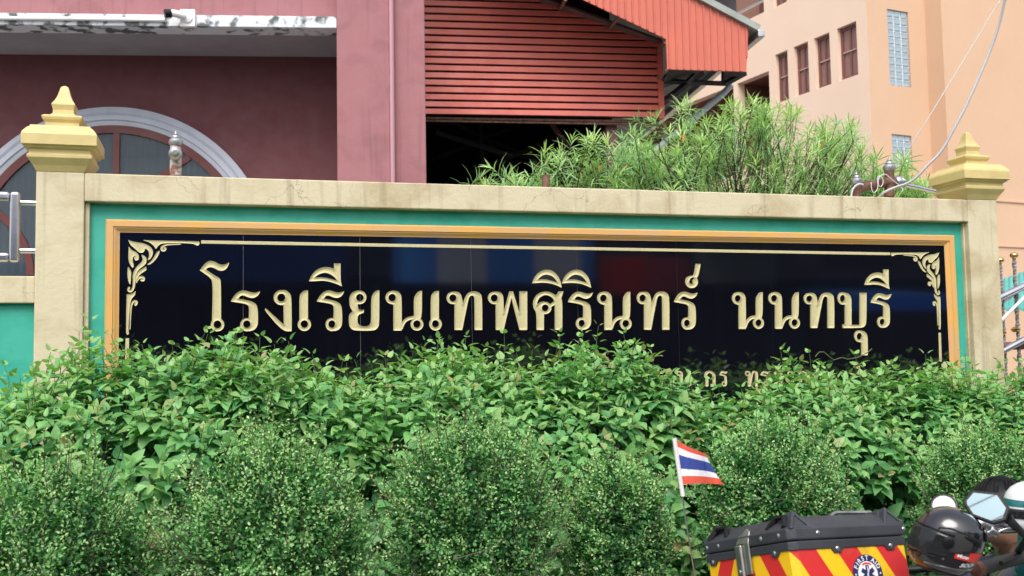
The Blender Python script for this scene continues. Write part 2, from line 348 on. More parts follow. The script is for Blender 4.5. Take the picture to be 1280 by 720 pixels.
GL['yo'] = ([[(400, 370), (415, 340), (440, 323), (476, 318), (505, 325), (525, 350), (528, 375), (520, 400), (500, 418), (476, 422), (462, 420), (462, 445), (470, 462), (490, 468), (508, 462), (508, 485), (490, 492), (470, 500), (460, 520), (460, 560), (475, 580), (500, 588), (530, 588), (555, 575), (563, 550), (563, 380), (575, 345), (600, 318), (624, 318), (624, 570), (612, 600), (585, 621), (440, 621), (410, 605), (396, 575), (396, 510), (405, 490), (425, 475), (405, 445), (400, 410)]], [ell(478, 372, 28)])
GL['no'] = ([[(720, 320), (755, 322), (782, 342), (792, 375), (792, 620), (730, 620), (730, 424), (720, 424)], ell(720, 372, 50), [(786, 610), (786, 570), (805, 540), (840, 515), (885, 508), (890, 535), (850, 538), (815, 562), (797, 610)], [(943, 322), (943, 500), (930, 535), (885, 535), (882, 375), (900, 345), (920, 322)], ell(906, 572, 48)], [ell(720, 372, 28), ell(906, 570, 28)])
GL['tho'] = ([[(215, 327), (250, 327), (275, 345), (285, 385), (290, 425), (305, 375), (325, 340), (355, 325), (390, 325), (420, 340), (435, 370), (435, 615), (378, 615), (378, 375), (370, 360), (355, 355), (340, 365), (330, 390), (285, 615), (228, 615), (228, 420), (215, 422)], ell(215, 375, 47)], [ell(215, 375, 27)])
GL['pho'] = ([[(525, 327), (560, 327), (585, 345), (595, 375), (595, 490), (640, 325), (665, 325), (715, 490), (715, 325), (772, 325), (772, 615), (715, 615), (653, 372), (595, 615), (537, 615), (537, 420), (525, 422)], ell(525, 375, 47)], [ell(525, 375, 27)])
GL['so'] = ([[(815, 420), (822, 385), (845, 350), (880, 330), (915, 325), (950, 333), (985, 355), (1000, 345), (1008, 325), (1045, 325), (1025, 375), (1035, 400), (1035, 615), (980, 615), (980, 425), (945, 447), (940, 425), (975, 400), (965, 375), (930, 355), (900, 352), (865, 370), (848, 400), (845, 430), (870, 405), (900, 400), (907, 450), (897, 490), (897, 615), (843, 615), (843, 490), (822, 455)], ell(907, 450, 46)], [ell(907, 450, 26)])
GL['sara_i'] = ([[(810, 265), (830, 215), (870, 175), (915, 160), (960, 170), (1000, 205), (1020, 245), (1030, 298), (980, 275), (930, 262), (870, 260)]], [[(848, 238), (880, 208), (915, 198), (955, 208), (985, 235), (1000, 260), (950, 245), (900, 232)]])
GL['karan'] = ([ell(1142, 226, 42), [(1170, 105), (1201, 107), (1190, 168), (1182, 192), (1168, 205), (1150, 190), (1160, 170)]], [[(1124, 232), (1128, 208), (1142, 196), (1166, 196), (1152, 212), (1146, 222), (1152, 236), (1140, 244)]])
GL['bo'] = ([[(270, 285), (305, 290), (322, 310), (328, 340), (328, 494), (382, 494), (382, 288), (424, 288), (424, 480), (412, 505), (390, 515), (272, 515), (272, 492), (287, 490), (287, 365), (270, 365)], ell(270, 325, 30, 40)], [ell(270, 325, 17, 23)])
GL['sara_u'] = ([[(378, 530), (405, 532), (425, 550), (432, 580), (432, 690), (393, 690), (393, 606), (378, 606)], ell(378, 568, 31, 38)], [ell(378, 568, 17, 23)])
GL['ko'] = ([[(815, 430), (818, 390), (845, 350), (885, 328), (935, 328), (985, 350), (1020, 395), (1025, 430), (1025, 615), (970, 615), (970, 430), (955, 385), (915, 362), (875, 380), (862, 410), (885, 440), (890, 470), (890, 615), (835, 615), (835, 480), (850, 455), (815, 440)]], [])
GL['wo'] = ([[(830, 400), (830, 365), (860, 330), (910, 325), (960, 345), (978, 400), (978, 575), (925, 615), (915, 590), (925, 560), (925, 410), (905, 370), (870, 372), (850, 400)], ell(912, 570, 47)], [ell(912, 570, 26)])

def seg_sdf(PX, PY, poly):
    A = np.array(poly); B = np.roll(A, -1, 0); d2 = np.full(PX.shape, 1e18); ins = np.zeros(PX.shape, bool)
    for (ax, ay), (bx, by) in zip(A, B):
        ex, ey = bx-ax, by-ay; l2 = ex*ex+ey*ey
        if l2 < 1e-12: continue
        t = np.clip(((PX-ax)*ex+(PY-ay)*ey)/l2, 0, 1); d2 = np.minimum(d2, (PX-ax-t*ex)**2+(PY-ay-t*ey)**2)
        if ay != by: ins ^= ((ay > PY) != (by > PY)) & (PX < ex*(PY-ay)/ey+ax)
    d = np.sqrt(d2); return np.where(ins, -d, d)
def carve(name, adds, cuts, step, depth, wall_w, label=None):
    """a gold letter standing in the granite: crisp rim, sides sloping down to a flat sunk floor; outlines in picture units on the sign plane"""
    allp = np.array([p for a in adds for p in a]); x0, y0 = allp.min(0)-2*step; x1, y1 = allp.max(0)+2*step
    xs = np.arange(x0, x1+step, step); ys = np.arange(y0, y1+step, step); PX, PY = np.meshgrid(xs, ys)
    def sdf(PX, PY):
        D = None
        for a in adds: d = seg_sdf(PX, PY, a); D = d if D is None else np.minimum(D, d)
        for c in cuts: D = np.maximum(D, -seg_sdf(PX, PY, c))
        return D
    D = sdf(PX, PY); e = .05; Cc = sdf((PX+step/2)[:-1, :-1], (PY+step/2)[:-1, :-1]); keep = Cc < 0
    if not keep.any(): return None
    ny, nx = D.shape; cnt = np.zeros((ny, nx), int)
    for a in (0, 1):
        for b in (0, 1): cnt[a:ny-1+a, b:nx-1+b] += keep
    used = cnt > 0; bd = used & (cnt < 4); X, Y = PX.copy(), PY.copy()
    for _ in range(2):
        d0 = sdf(X[bd], Y[bd]); gx = (sdf(X[bd]+e, Y[bd])-d0)/e; gy = (sdf(X[bd], Y[bd]+e)-d0)/e; g2 = np.maximum(gx*gx+gy*gy, .3)
        X[bd] -= np.clip(d0*gx/g2, -step, step); Y[bd] -= np.clip(d0*gy/g2, -step, step)
    D2 = D.copy(); D2[bd] = 0; H = .0012+depth*np.clip(1+D2/wall_w, 0, 1)
    idx = -np.ones((ny, nx), int); idx[used] = np.arange(used.sum()); V = []
    for j, i in zip(*np.nonzero(used)):
        p = at(X[j, i], Y[j, i], GRAN_Y); V.append((p.x, GRAN_Y-H[j, i], p.z))
    Fc = []; edges = {}
    for j, i in zip(*np.nonzero(keep)):
        q = (idx[j, i], idx[j+1, i], idx[j+1, i+1], idx[j, i+1]); Fc.append(q)
        for k in range(4): edges[(q[k], q[(k+1) % 4])] = 1
    low = {}
    for (a, b) in list(edges):
        if (b, a) in edges: continue
        for w in (a, b):
            if w not in low: low[w] = len(V); V.append((V[w][0], GRAN_Y+.002, V[w][2]))
        Fc.append((b, a, low[a], low[b]))
    me = bpy.data.meshes.new(name); me.from_pydata([tuple(map(float, v)) for v in V], [], [tuple(map(int, f)) for f in Fc]); me.update()
    me.polygons.foreach_set('use_smooth', [True]*len(me.polygons)); me.set_sharp_from_angle(angle=R_(55)); me.materials.append(M_gold)
    o = bpy.data.objects.new(name, me); COL.objects.link(o); o.parent = sign
    if label: o['label'] = label
    return o
def place_glyph(g, box=None, org=None, step=.8, depth=.0055, ww=2.4):
    adds, cuts = GL[g]; P = np.array([p for a in adds for p in a]); lo, hi = P.min(0), P.max(0)
    if org: ox, oy, k = org; f = lambda p: (ox+p[0]/k, oy+p[1]/k)
    else: f = lambda p: (box[0]+(p[0]-lo[0])/(hi[0]-lo[0])*(box[1]-box[0]), box[2]+(p[1]-lo[1])/(hi[1]-lo[1])*(box[3]-box[2]))
    carve('letter', [[f(p) for p in chaikin(a)] for a in adds], [[f(p) for p in chaikin(a)] for a in cuts], step, depth, ww)
oa, ob, oc, od, oe, of = (240, 310, 6), (370, 310, 6), (530, 310, 6), (650, 310, 5.333), (900, 310, 6), (1000, 310, 5.146)
for g, o in (('sara_o', oa), ('ro', oa), ('ngo', oa), ('sara_e', oa), ('sara_ii', ob), ('yo', ob), ('no', ob), ('tho', oc), ('pho', oc), ('so', oc), ('sara_i', oc), ('karan', od), ('bo', of), ('sara_u', of)):
    place_glyph(g, org=o)
for g, b in (('ro', (395.8, 430.3, 362.8, 414)), ('sara_e', (536.3, 552, 363.7, 413.3)), ('ro', (709.6, 740.9, 364.4, 412.4)), ('sara_i', (702.1, 738.5, 336.6, 360)), ('no', (746.2, 789.1, 364.4, 412.4)),
             ('tho', (795.7, 836.2, 364.4, 412.2)), ('ro', (842.2, 871.6, 364.4, 412.2)), ('no', (914.7, 954.3, 365, 411.2)), ('no', (960.2, 999.3, 365, 411)), ('tho', (1004.3, 1042.2, 365.8, 410.1)),
             ('ro', (1088, 1113.7, 366.4, 409.9)), ('sara_ii', (1080.3, 1111.3, 336.8, 361.7))):
    place_glyph(g, box=b)
for g, a, b in (('ro', 816, 829), ('no', 845, 864), ('ko', 880, 894), ('ro', 899, 909), ('tho', 931, 947), ('ro', 950, 962), ('wo', 967, 978), ('ngo', 980, 992), ('so', 997, 1011), ('ko', 1026, 1038)):
    place_glyph(g, box=(a, b, 463.5, 483), step=.6, ww=1.5, depth=.004)
# corner ornaments
OR = [[('c', [(105, 52), (150, 65), (200, 70), (245, 90), (265, 120), (262, 150), (245, 175), (228, 184), (240, 150), (235, 120), (215, 105), (205, 130), (185, 137), (165, 125), (140, 100), (118, 85)])],
      [('c', [(195, 52), (560, 60), (564, 74), (555, 88), (540, 86), (520, 73), (330, 71), (300, 84), (283, 110), (270, 90), (240, 65)])], stroke([(440, 79), (380, 80), (340, 84), (320, 96), (318, 112), (330, 120), (344, 112), (340, 103)], [3, 4, 5, 7, 8, 8, 8, 8]),
      [('c', [(308, 120), (300, 150), (275, 185), (245, 210), (224, 211), (255, 185), (275, 150), (290, 125)])],
      [('c', [(108, 92), (125, 115), (160, 130), (175, 155), (170, 180), (150, 184), (140, 165), (152, 152), (136, 160), (132, 185), (142, 215), (135, 232), (118, 215), (106, 180), (105, 140)])],
      stroke([(196, 152), (212, 170), (205, 200), (165, 230), (142, 270), (143, 320), (138, 365), (118, 384), (102, 372), (110, 358)], [6, 13, 15, 12, 10, 8, 8, 8, 7, 7]),
      [('c', [(103, 222), (125, 250), (122, 300), (118, 342), (102, 310), (98, 260)])], [('c', [(220, 222), (222, 245), (195, 262), (168, 284), (156, 326), (146, 300), (156, 265), (185, 240)])],
      stroke([(157, 325), (167, 300), (185, 287), (204, 294), (203, 310), (190, 309)], [4, 7, 8, 9, 9, 8]),
      [('c', [(95, 400), (125, 398), (152, 380), (150, 405), (125, 430), (118, 460), (108, 560), (106, 640), (110, 655), (98, 661), (90, 650), (92, 520)])],
      stroke([(116, 625), (119, 540), (123, 480), (132, 452), (148, 441), (160, 453), (152, 466)], [3, 4, 5, 6, 8, 9, 9])]
for side in (0, 1):
    if side == 0: fo = lambda p: (140+p[0]/5.143, 290+p[1]/5.143)
    else: fo = lambda p: (1175.3-(p[0]-92)/(563-92)*62, 315.7+(p[1]-52)/(660-52)*96.3+(p[0]-92)/(563-92)*-1.2)
    for grp in OR:
        for kd in grp:
            pass
        carve('ornament', [[fo(p) for p in (chaikin(P) if kd == 'c' else P)] for kd, P in grp], [], .7 if side == 0 else .55, .003, 1.2)
def bar(px0, py0, px1, py1, w):
    carve('border_line', [[(px0, py0-w), (px1, py1-w), (px1, py1+w), (px0, py0+w)]], [], 2, .003, 1.2) if False else None
    a, b = at(px0, py0, GRAN_Y), at(px1, py1, GRAN_Y); d = Vector((b.x-a.x, 0, b.z-a.z)).normalized(); n = Vector((-d.z, 0, d.x))*w
    P = [(q.x, q.z) for q in (a-n, b-n, b+n, a+n)]
    MB().prism(P, GRAN_Y-.003, GRAN_Y+.002).build('border_line', M_gold, sign, bevel=.0012)
bar(251.5, 302.6, 1112.5, 317.4, .0085); bar(1174.4, 416, 1175.6, 452, .0085); bar(159.3, 423, 158.3, 458, .0085)

# ------------------------------------------------------------------ pipes with aluminium finials on the wall top
finprof = [(.020, 0), (.030, .004), (.036, .018), (.034, .034), (.022, .044), (.024, .048), (.022, .054), (.014, .058), (.015, .064), (.009, .070), (.004, .082), (.001, .085)]
def finial(parent, c, k, mtx=None, name='finial'):
    return MB().lathe([(a*k, b*k) for a, b in finprof], c, 18, mtx=mtx).build(name, M_ball, parent, smooth=35)
yq = .11
p0 = at(219.5, 221, yq); p1 = at(219.5, 183, yq)
pp = thing('pipe_post', (p0.x, yq, HT), 'short flaking pipe post with silver finial left of the wall lettering, before the arched window', 'post')
h = p1.z-HT
MB().tube([(0, 0, -.01), (0, 0, h)], .0285, 14).build('pipe', mat('flaking_white_pipe', (.55, .53, .50), .6, col2=(.22, .10, .08), vscale=24, vlo=.42, vhi=.55, bump=.4, bscale=90), pp, smooth=40)
MB().lathe([(.055, 0), (.05, .012), (.03, .02)], (0, 0, -.001), 12).build('flange', M_rust, pp, smooth=40)
finial(pp, (0, 0, h), .98)
q = at(219, 194, yq); mx = Matrix.Rotation(R_(90), 3, 'X')
finial(pp, (0, -.02, q.z-HT), .95, mx, 'end_ball')
p0 = at(1111, 243, yq)
pr = thing('pipe_rail', (p0.x, yq, HT), 'rusty pipe rail with silver ball finials bolted on the wall top near the pillar', 'rail')
def lp(px, py, Y=yq):
    w = at(px, py, Y); return Vector((w.x-p0.x, w.y-yq, w.z-HT))
MB().tube([lp(1111.5, 246), lp(1111.5, 212)],   .030, 14).build('post', M_rust, pr, smooth=40)
MB().tube([lp(1070, 246), lp(1070, 240), lp(1072, 236), lp(1077, 233.5), lp(1090, 231.5), lp(1104, 228.5), lp(1119, 228)], .031, 14).build('pipe', M_rust, pr, smooth=40)
MB().tube([lp(1131, 231, .1), lp(1150, 235, .09), lp(1169, 239.5, .08)], .014, 12).build('rod', M_chrome, pr, smooth=40)
finial(pr, lp(1112, 214.5), 1.08); finial(pr, lp(1071, 231), 1.0)
finial(pr, lp(1118, 228.5), 1.15, Matrix.Rotation(R_(80), 3, 'Y'), 'end_ball')
p0s = at(682.5, 233, yq)
MBs = MB().tube([(0, 0, -.01), (0, 0, at(682.5, 219, yq).z-HT)], .024, 12)
o = MBs.build('pipe_stub', M_rust, None, smooth=40); o.location = (p0s.x, yq, HT); tag(o, 'short rusty pipe stub standing on the wall top in front of the oleander', 'pipe')
# cables
def cable(name, pts, Y0, Y1, r, m, label):
    P = [at(x, y, Y0+(Y1-Y0)*i/(len(pts)-1)) for i, (x, y) in enumerate(pts)]
    for _ in range(2):
        P = [P[0]]+[q for a, b in zip(P, P[1:]) for q in (a*.75+b*.25, a*.25+b*.75)]+[P[-1]]
    return tag(MB().tube(P, r, 8).build(name, m, None, smooth=60), label, 'cable')
cable('power_cable', [(1268, -60), (1262, -25), (1256, 0), (1250, 28), (1240, 58), (1224, 96), (1207, 134), (1191, 164), (1177, 190), (1160, 206), (1147, 221), (1134, 230), (1122, 233), (1105, 240), (1098, 247)], -.6, .1, .0075, M_cable, 'thick grey cable sweeping down past the peach wall to the pipe rail')
cable('guy_wire', [(1280, -45), (1250, 0), (1205, 75), (1165, 140), (1135, 188), (1116, 214)], -.4, .1, .0032, M_wire, 'thin white wire running straight down to the post finial')
cable('coiled_wire', [(1089, 228), (1089, 236), (1092, 242), (1098, 236), (1096, 222), (1100, 219), (1105, 226), (1101, 235), (1097, 230), (1099, 220), (1107, 217), (1112, 222), (1127, 234), (1129, 238), (1126, 240)], .070, .060, .0028, M_wire, 'white wire looped untidily around the rusty pipe rail')
cable('loose_cable', [(1064, 247), (1065, 238), (1069, 232), (1075, 229.5), (1079, 231)], .070, .066, .006, M_cable, 'short grey cable end curled over the elbow of the rusty pipe rail')

# ------------------------------------------------------------------ low fence wall and steel railing beyond the first pillar
fw_ = thing('fence_wall', (-.001, .03, 0), 'low cream and teal fence wall at the far left', 'wall')
za, zb = at(20, 345, .03).z, at(20, 379, .03).z
MB().box(-4, -.002, 0, .18, zb, za).build('coping', M_cream, fw_, bevel=.006)
MB().box(-4, -.002, .035, .16, 0, zb-.001).build('panel', M_teal, fw_)
a0 = at(13.5, 240, .1); a1 = at(24.5, 328, .1); rl = thing('steel_railing', (0, .1, za), 'polished rectangular steel tube railing on the low fence wall', 'railing')
xr, zt, zz = a1.x, a0.z-za, a1.z-za; w_ = .046
MB().box(xr-w_, xr, -.023, .023, zz, zt).build('upright', M_chrome, rl, bevel=.014, seg=4)
MB().box(-3.2, xr-w_-.001, -.022, .022, zt-w_, zt-.001).build('crossbar', M_chrome, rl, bevel=.014, seg=4)
MB().box(-3.2, xr-w_-.001, -.022, .022, zz+.001, zz+w_).build('crossbar', M_chrome, rl, bevel=.014, seg=4)
for py in (253.5, 313.5):
    zc = at(30, py, .1).z-za
    MB().tube([(xr+.001, 0, zc), (.02, 0, zc)], .014, 10).build('bracket', M_chrome, rl, smooth=40)
MB().box(-3.2, -3.15, -.02, .02, 0, zz).build('leg', M_chrome, rl); MB().box(-1.6, -1.55, -.02, .02, 0, zz).build('leg', M_chrome, rl)

# ------------------------------------------------------------------ pink school building
PB = Frame(dep(421, 200, 11), R_(-10.6))
pb = thing('school_building', PB.o, 'pink and maroon school building with a white canopy and arched window', 'building', rz=PB.a)
s0, _ = PB.at(421, 100, 0); s1, _ = PB.at(487, 100, 0); s2, _ = PB.at(531.5, 100, .12)
MB().box(s0, s1, 0, 1.6, 0, 9).build('column', M_pink, pb, bevel=.01)
MB().box(s1+.001, s2, .12, 1.6, 0, 9).build('column', M_pink, pb, bevel=.01)
MB().tube([(s1+.015, .045, 0), (s1+.015, .045, 9)], .035, 12).build('drain_pipe', mat('pink_pipe', (.50, .27, .30), .5), pb, smooth=40)
_, zf0 = PB.at(200, 32.6, .02); _, zf1 = PB.at(200, 18, .02)
MB().box(-9, s0-.001, .02, .3, zf0, zf1).build('canopy_fascia', M_fascia, pb, bevel=.008)
MB().box(-9, s0-.001, .301, 1.25, zf0+.012, zf1).build('canopy_soffit', M_soffit, pb)
MB().box(-9, s0-.001, .25, 1.5, zf1+.001, 9).build('upper_wall', M_pink, pb)
dz = ray(200, 69.5); T = 1.12
# depth of the recessed wall: where the soffit plane is met by the sight line to its back edge
k = (zf0+.012-CAM.z)/dz.z; T = (CAM+dz*k-PB.o).dot(PB.t)
MB().box(-9, s0-.001, T, T+.3, 0, zf0+.011).build('recessed_wall', M_maroon_shade, pb)
cs, cz = PB.at(138, 328, T-.08); _, zt_ = PB.at(138, 133, T-.08); RO = zt_-cz
def arc_sweep(name, m, prof, c, a0, a1, n, parent, jamb=0, smooth=30):
    rings = []
    if jamb: rings.append([(c[0]+r, t, c[1]-jamb) for r, t in prof])
    for i in range(n+1):
        a = a0+(a1-a0)*i/n; rings.append([(c[0]+r*math.cos(a), t, c[1]+r*math.sin(a)) for r, t in prof])
    if jamb: rings.append([(c[0]-r, t, c[1]-jamb) for r, t in prof])
    b = MB(); n_ = len(prof)
    b.loft(rings); return b.build(name, m, parent, smooth=smooth)
win = arc_sweep('arched_window', M_frame, [(RO*.832, T-.055), (RO*.832, T-.001), (RO*.885, T-.001), (RO*.885, T-.055)], (cs, cz), 0, math.pi, 48, pb, 2)
RI = RO*.88
arc_sweep('arch_moulding', M_arch, [(RO, T), (RO, T-.06), (RO-.035*RO, T-.075), (RO*.95, T-.06), (RO*.945, T-.075), (RO*.915, T-.085), (RO*.91, T-.065), (RO*.89, T-.06), (RI+.004, T-.055), (RI+.004, T)], (cs, cz), 0, math.pi, 64, win, 2)
sm, _ = PB.at(145, 250, T-.04)
MB().box(sm-.035, sm+.035, T-.05, T-.002, cz-2, cz+RO*.84).build('mullion', M_frame, win)
hub = PB.at(145, 258, T-.04)
for sgn in (-1, 1):
    ex = Vector((hub[0]+sgn*.82, hub[1]+.57)); d = Vector((.82*sgn, .57)).normalized(); n_ = Vector((-d.y, d.x))*.034
    P = [(hub[0]-n_.x, hub[1]-n_.y), (ex.x-n_.x, ex.y-n_.y), (ex.x+n_.x, ex.y+n_.y), (hub[0]+n_.x, hub[1]+n_.y)]
    MB().prism(P, T-.047, T-.003).build('glazing_bar', M_frame, win)
ca = PB.at(-62, 345, T-.04); rr_ = PB.at(38, 330, T-.04)[0]-ca[0]
arc_sweep('glazing_bar', M_frame, [(rr_-.04, T-.048), (rr_-.04, T-.003), (rr_+.04, T-.003), (rr_+.04, T-.048)], ca, 0, math.pi*.6, 20, win)
P = [(cs+RO*.835*math.cos(a), cz+RO*.835*math.sin(a)) for a in np.linspace(0, math.pi, 40)]+[(cs-RO*.835, cz-2), (cs+RO*.835, cz-2)]
MB().prism(P, T-.030, T-.026).build('pane', M_pane, win)
cu = MB(); n = 240; R8 = RO*.835
for i in range(n+1):
    x = -R8+2*R8*i/n; y = T-.012+.008*math.sin(i*.9+1.3*math.sin(i*.13)); zt2 = cz+math.sqrt(max(R8*R8-x*x, 0))
    cu.v += [(cs+x, y, cz-2), (cs+x, y, zt2)]
    if i: cu.f.append((2*i-2, 2*i, 2*i+1, 2*i-1))
cu.build('curtain', M_curt, win, smooth=60)
# security camera and conduit on the fascia
cc = PB.at(229, 22, -.02); sc = thing('security_camera', PB.o+PB.s*cc[0]+PB.t*.018+Vector((0, 0, cc[1])), 'small white bullet security camera on the mouldy canopy edge', 'camera', rz=PB.a)
MB().box(-.035, .125, -.05, 0, -.10, .09).build('junction_box', M_white, sc, bevel=.008)
MB().lathe([(.05, 0), (.05, .012), (.03, .02)], (.05, -.052, -.01), 16, mtx=Matrix.Rotation(R_(90), 3, 'X')).build('mount', M_white, sc, smooth=40)
MB().tube([(.03, -.09, 0), (-.08, -.13, .015), (-.10, -.137, .012)], [.036, .04, .04], 14).build('body', M_white, sc, smooth=50)
MB().tube([(-.10, -.137, .012), (-.165, -.16, 0)], [.043, .046], 14).build('lens_hood', M_black, sc, smooth=50)
cn = [PB.at(x, y, 0) for x, y in ((-30, 22.5), (100, 23.5), (206, 25))]
o = MB().tube([(s, 0, z) for s, z in cn], .022, 8).build('cable_conduit', M_white, None, smooth=50); o.location = PB.o; o.rotation_euler = (0, 0, PB.a)
tag(o, 'white conduit running along the canopy edge to the security camera', 'conduit')

# ------------------------------------------------------------------ red shed with slatted gable
SF = Frame(dep(532, 140, 13.5), R_(-8))
sh = thing('open_shed', SF.o, 'red slatted shed with salmon ribbed gable edge and dark open side', 'shed', rz=SF.a)
sl0, _ = SF.at(505, 100, 0); zb0 = SF.at(532, 143.5, 0)[1]; dzs = (zb0-SF.at(532, 143.5-9*16, 0)[1])/-16
def rake_s(z):       # where the raked edge of the slats runs at height z
    a, b = SF.at(705, 9, 0), SF.at(825, 52, 0); return b[0]+(z-b[1])*(a[0]-b[0])/(a[1]-b[1])
send = SF.at(824, 110, 0)[0]
for i in range(24):
    z = zb0+dzs*i; e = min(send, rake_s(z+dzs*.5))
    if e < sl0+.3: break
    P = [(-.060, z), (-.064, z+.004), (-.052, z+dzs*.74), (-.004, z+dzs*.80), (-.004, z+dzs*.74), (-.046, z+dzs*.70), (-.054, z+.006), (-.03, z+.003)]
    MB().prism(P, sl0, e-.01, lambda a, b, d: (d, a, b)).build('slat', M_red, sh)
ztop = zb0+dzs*24
MB().prism([(sl0, zb0), (send, zb0), (send, SF.at(825, 52, 0)[1]), (rake_s(ztop), ztop), (sl0, ztop)], .0, .05).build('shadow_backing', M_darkst, sh)  # dark sheet stands in for the shadow in the slat gaps
MB().box(send-.03, send+.045, -.07, .04, zb0-.02, SF.at(825, 52, 0)[1]).build('corner_trim', M_red, sh)
a, b = SF.at(700, 7, -.05), SF.at(826, 53, -.05)
MB().tube([(a[0]-1, -.05, a[1]+1*(a[1]-b[1])/(b[0]-a[0])), (b[0], -.05, b[1])], .05, 4).build('rake_trim', M_post, sh)
for py, r in ((147.5, .022), (151, .014)):
    a, b = SF.at(532, py, .02), SF.at(770, py+4.3, .02); MB().tube([(sl0, .02, a[1]), (b[0]+.6, .02, b[1])], r, 6).build('bottom_rail', M_rust, sh)
TB = -1.0
bp = [(470, -121), (734, 2), (832.5, 48.75), (834, 86.5), (933, 89.5), (935.5, 35), (870, 0), (640, -123)]
bp = [SF.at(x, y, TB) for x, y in bp]
MB().prism(bp, TB, TB+.02).build('gable_sheet', M_salmon, sh)
def span(P, s):
    zs = []
    for (a, za_), (b, zb_) in zip(P, P[1:]+P[:1]):
        if (a <= s) != (b <= s): zs.append(za_+(zb_-za_)*(s-a)/(b-a))
    return (min(zs), max(zs)) if len(zs) >= 2 else None
ds = (SF.at(880, 60, TB)[0]-SF.at(871.2, 60, TB)[0]); s = bp[5][0]-.02; i = 0
while s > SF.at(560, 0, TB)[0]:
    z0, z1 = span(bp, s-.012) or (0, 0)
    za_, zb_ = span(bp, s-.024) or (z0, z1); 
    MB().prism([(s-.03, TB-.0005), (s-.022, TB-.016), (s-.008, TB-.016), (s, TB-.0005)], max(z0, za_)+.004, min(z1, zb_)-.004, lambda a, b, d: (a, b, d)).build('rib', M_salmon, sh)
    s -= ds; i += 1
# roof: slab along the top edge of the gable sheet, other slope mirrored
e0, e1 = Vector(bp[5]), Vector(bp[7]); dr = (e1-e0).normalized(); rg = e0+dr*5.2; nn = Vector((-dr.y, dr.x))*-1
nn = nn if nn.y > 0 else -nn
lo = e0-dr*.12
MB().prism([tuple(lo+nn*.005), tuple(lo+nn*.085), tuple(rg+nn*.085), tuple(rg+nn*.005)], TB-.06, 9).build('roof', M_roofedge, sh)
mir = lambda v: (2*rg.x-v.x, v.y)
MB().prism([mir(lo+nn*.005), mir(lo+nn*.085), (rg.x-.02, rg.y+.1), (rg.x-.02, rg.y)], TB-.06, 9).build('roof', M_roofedge, sh)
g0 = lo-Vector((.02, .06))
MB().box(g0.x+.01, g0.x+.10, TB-.08, 5, g0.y-.02, g0.y+.07).build('gutter', M_ball, sh, bevel=.01)
# interior boxed in with near-black sheets so that it stays dark
zin = zb0+dzs*24; si1 = SF.at(766, 190, .2)[0]; si0 = sl0-6
MB().box(si0, si0+.1, .06, 8, 0, zin).build('added_side_wall', M_shade, sh); MB().box(si1, si1+.06, .45, 8, 0, zin).build('added_side_wall', M_shade, sh)  # second wall is added to close the open side and keep light out
MB().box(si0, si1+.06, 8, 8.1, 0, zin).build('back_wall', M_shade, sh); MB().box(si0, si1+.06, .06, 8, zb0+1.2, zb0+1.3).build('ceiling_sheet', M_shade, sh)
MB().box(si0, si1, .1, 8, .01, .03).build('shed_floor', M_shade, sh)
for (x0, y0, x1, y1, t) in ((560, 150, 700, 215, 3), (540, 200, 640, 160, 4), (600, 165, 660, 235, 2.5), (690, 155, 715, 190, 1), (665, 200, 690, 220, 1.2), (545, 165, 640, 195, 1.5), (590, 215, 690, 175, 2), (600, 152, 604, 230, 1.8)):
    a, b = SF.at(x0, y0, t), SF.at(x1, y1, t); MB().tube([(a[0], t, a[1]), (b[0], t, b[1])], .045, 6).build('truss_bar', M_post if t < 1.1 else M_darkst, sh)  # deeper bars take the darker steel: interior shade put into the colour
for x0, x1, t, m_ in ((757.5, 772, .12, M_post), (720, 731, 1.6, M_inner), (829, 834, .1, M_tan)):
    a, b = SF.at(x0, 180, t)[0], SF.at(x1, 180, t)[0]
    MB().box(a, b, t, t+(b-a), 0, zb0-.03 if t < 1 else zb0-.4).build('post', m_, sh, bevel=.01)
for (x0, y0, t0, x1, y1, t1) in ((699.5, 12, 0, 707, -1, TB+.03), (760, 38, 0, 774, 21, TB+.03), (821, 65, 0, 832, 53, TB+.03), (823, 98, -.02, 834, 87, TB+.03)):
    a, b = SF.at(x0, y0, t0), SF.at(x1, y1, t1); MB().tube([(a[0], t0, a[1]), (b[0], t1, b[1])], .022, 6).build('strut', M_tan, sh)
def sbar(P, t, r, m_=M_darkst, name='eave_bar'):
    pts = [(SF.at(x, y, t)[0], t, SF.at(x, y, t)[1]) for x, y in P]; MB().tube(pts, r, 4).build(name, m_, sh)
sbar([(828, 101.5), (906, 104.5)], 0, .035); sbar([(904, 88), (904, 106)], 0, .03); sbar([(906, 105), (932, 91)], -.4, .04); sbar([(878, 90), (829, 128)], .0, .05); sbar([(834, 92), (829, 101)], -.5, .03); sbar([(872, 89), (858, 103)], -.4, .03)
q0 = [(SF.at(x, y, TB+.03)[0], TB+.03, SF.at(x, y, TB+.03)[1]) for x, y in ((834, 86), (879, 88))]
q1 = [(SF.at(x, y, .4)[0], .4, SF.at(x, y, .4)[1]) for x, y in ((866, 98), (829, 110))]
MB().add(q0+q1, [(0, 1, 2, 3)]).build('eave_soffit', M_shade, sh)  # the shade under the eave is put into the near-black colour
q0 = [(SF.at(x, y, TB+.03)[0], TB+.03, SF.at(x, y, TB+.03)[1]) for x, y in ((905, 88.5), (932, 89.5))]
q1 = [(SF.at(x, y, .2)[0], .2, SF.at(x, y, .2)[1]) for x, y in ((914, 104), (904, 105))]
MB().add(q0+q1, [(0, 1, 2, 3)]).build('eave_soffit', M_shade, sh)
dpts = [(SF.at(x, y, -.1)[0], -.1, SF.at(x, y, -.1)[1]) for x, y in ((911, 103), (911, 109), (905, 116), (893, 126), (870, 146), (840, 171), (812, 194))]
MB().tube(dpts, .045, 10).build('downpipe', mat('grey_blue_pipe', (.36, .44, .48), .45), sh, smooth=50)

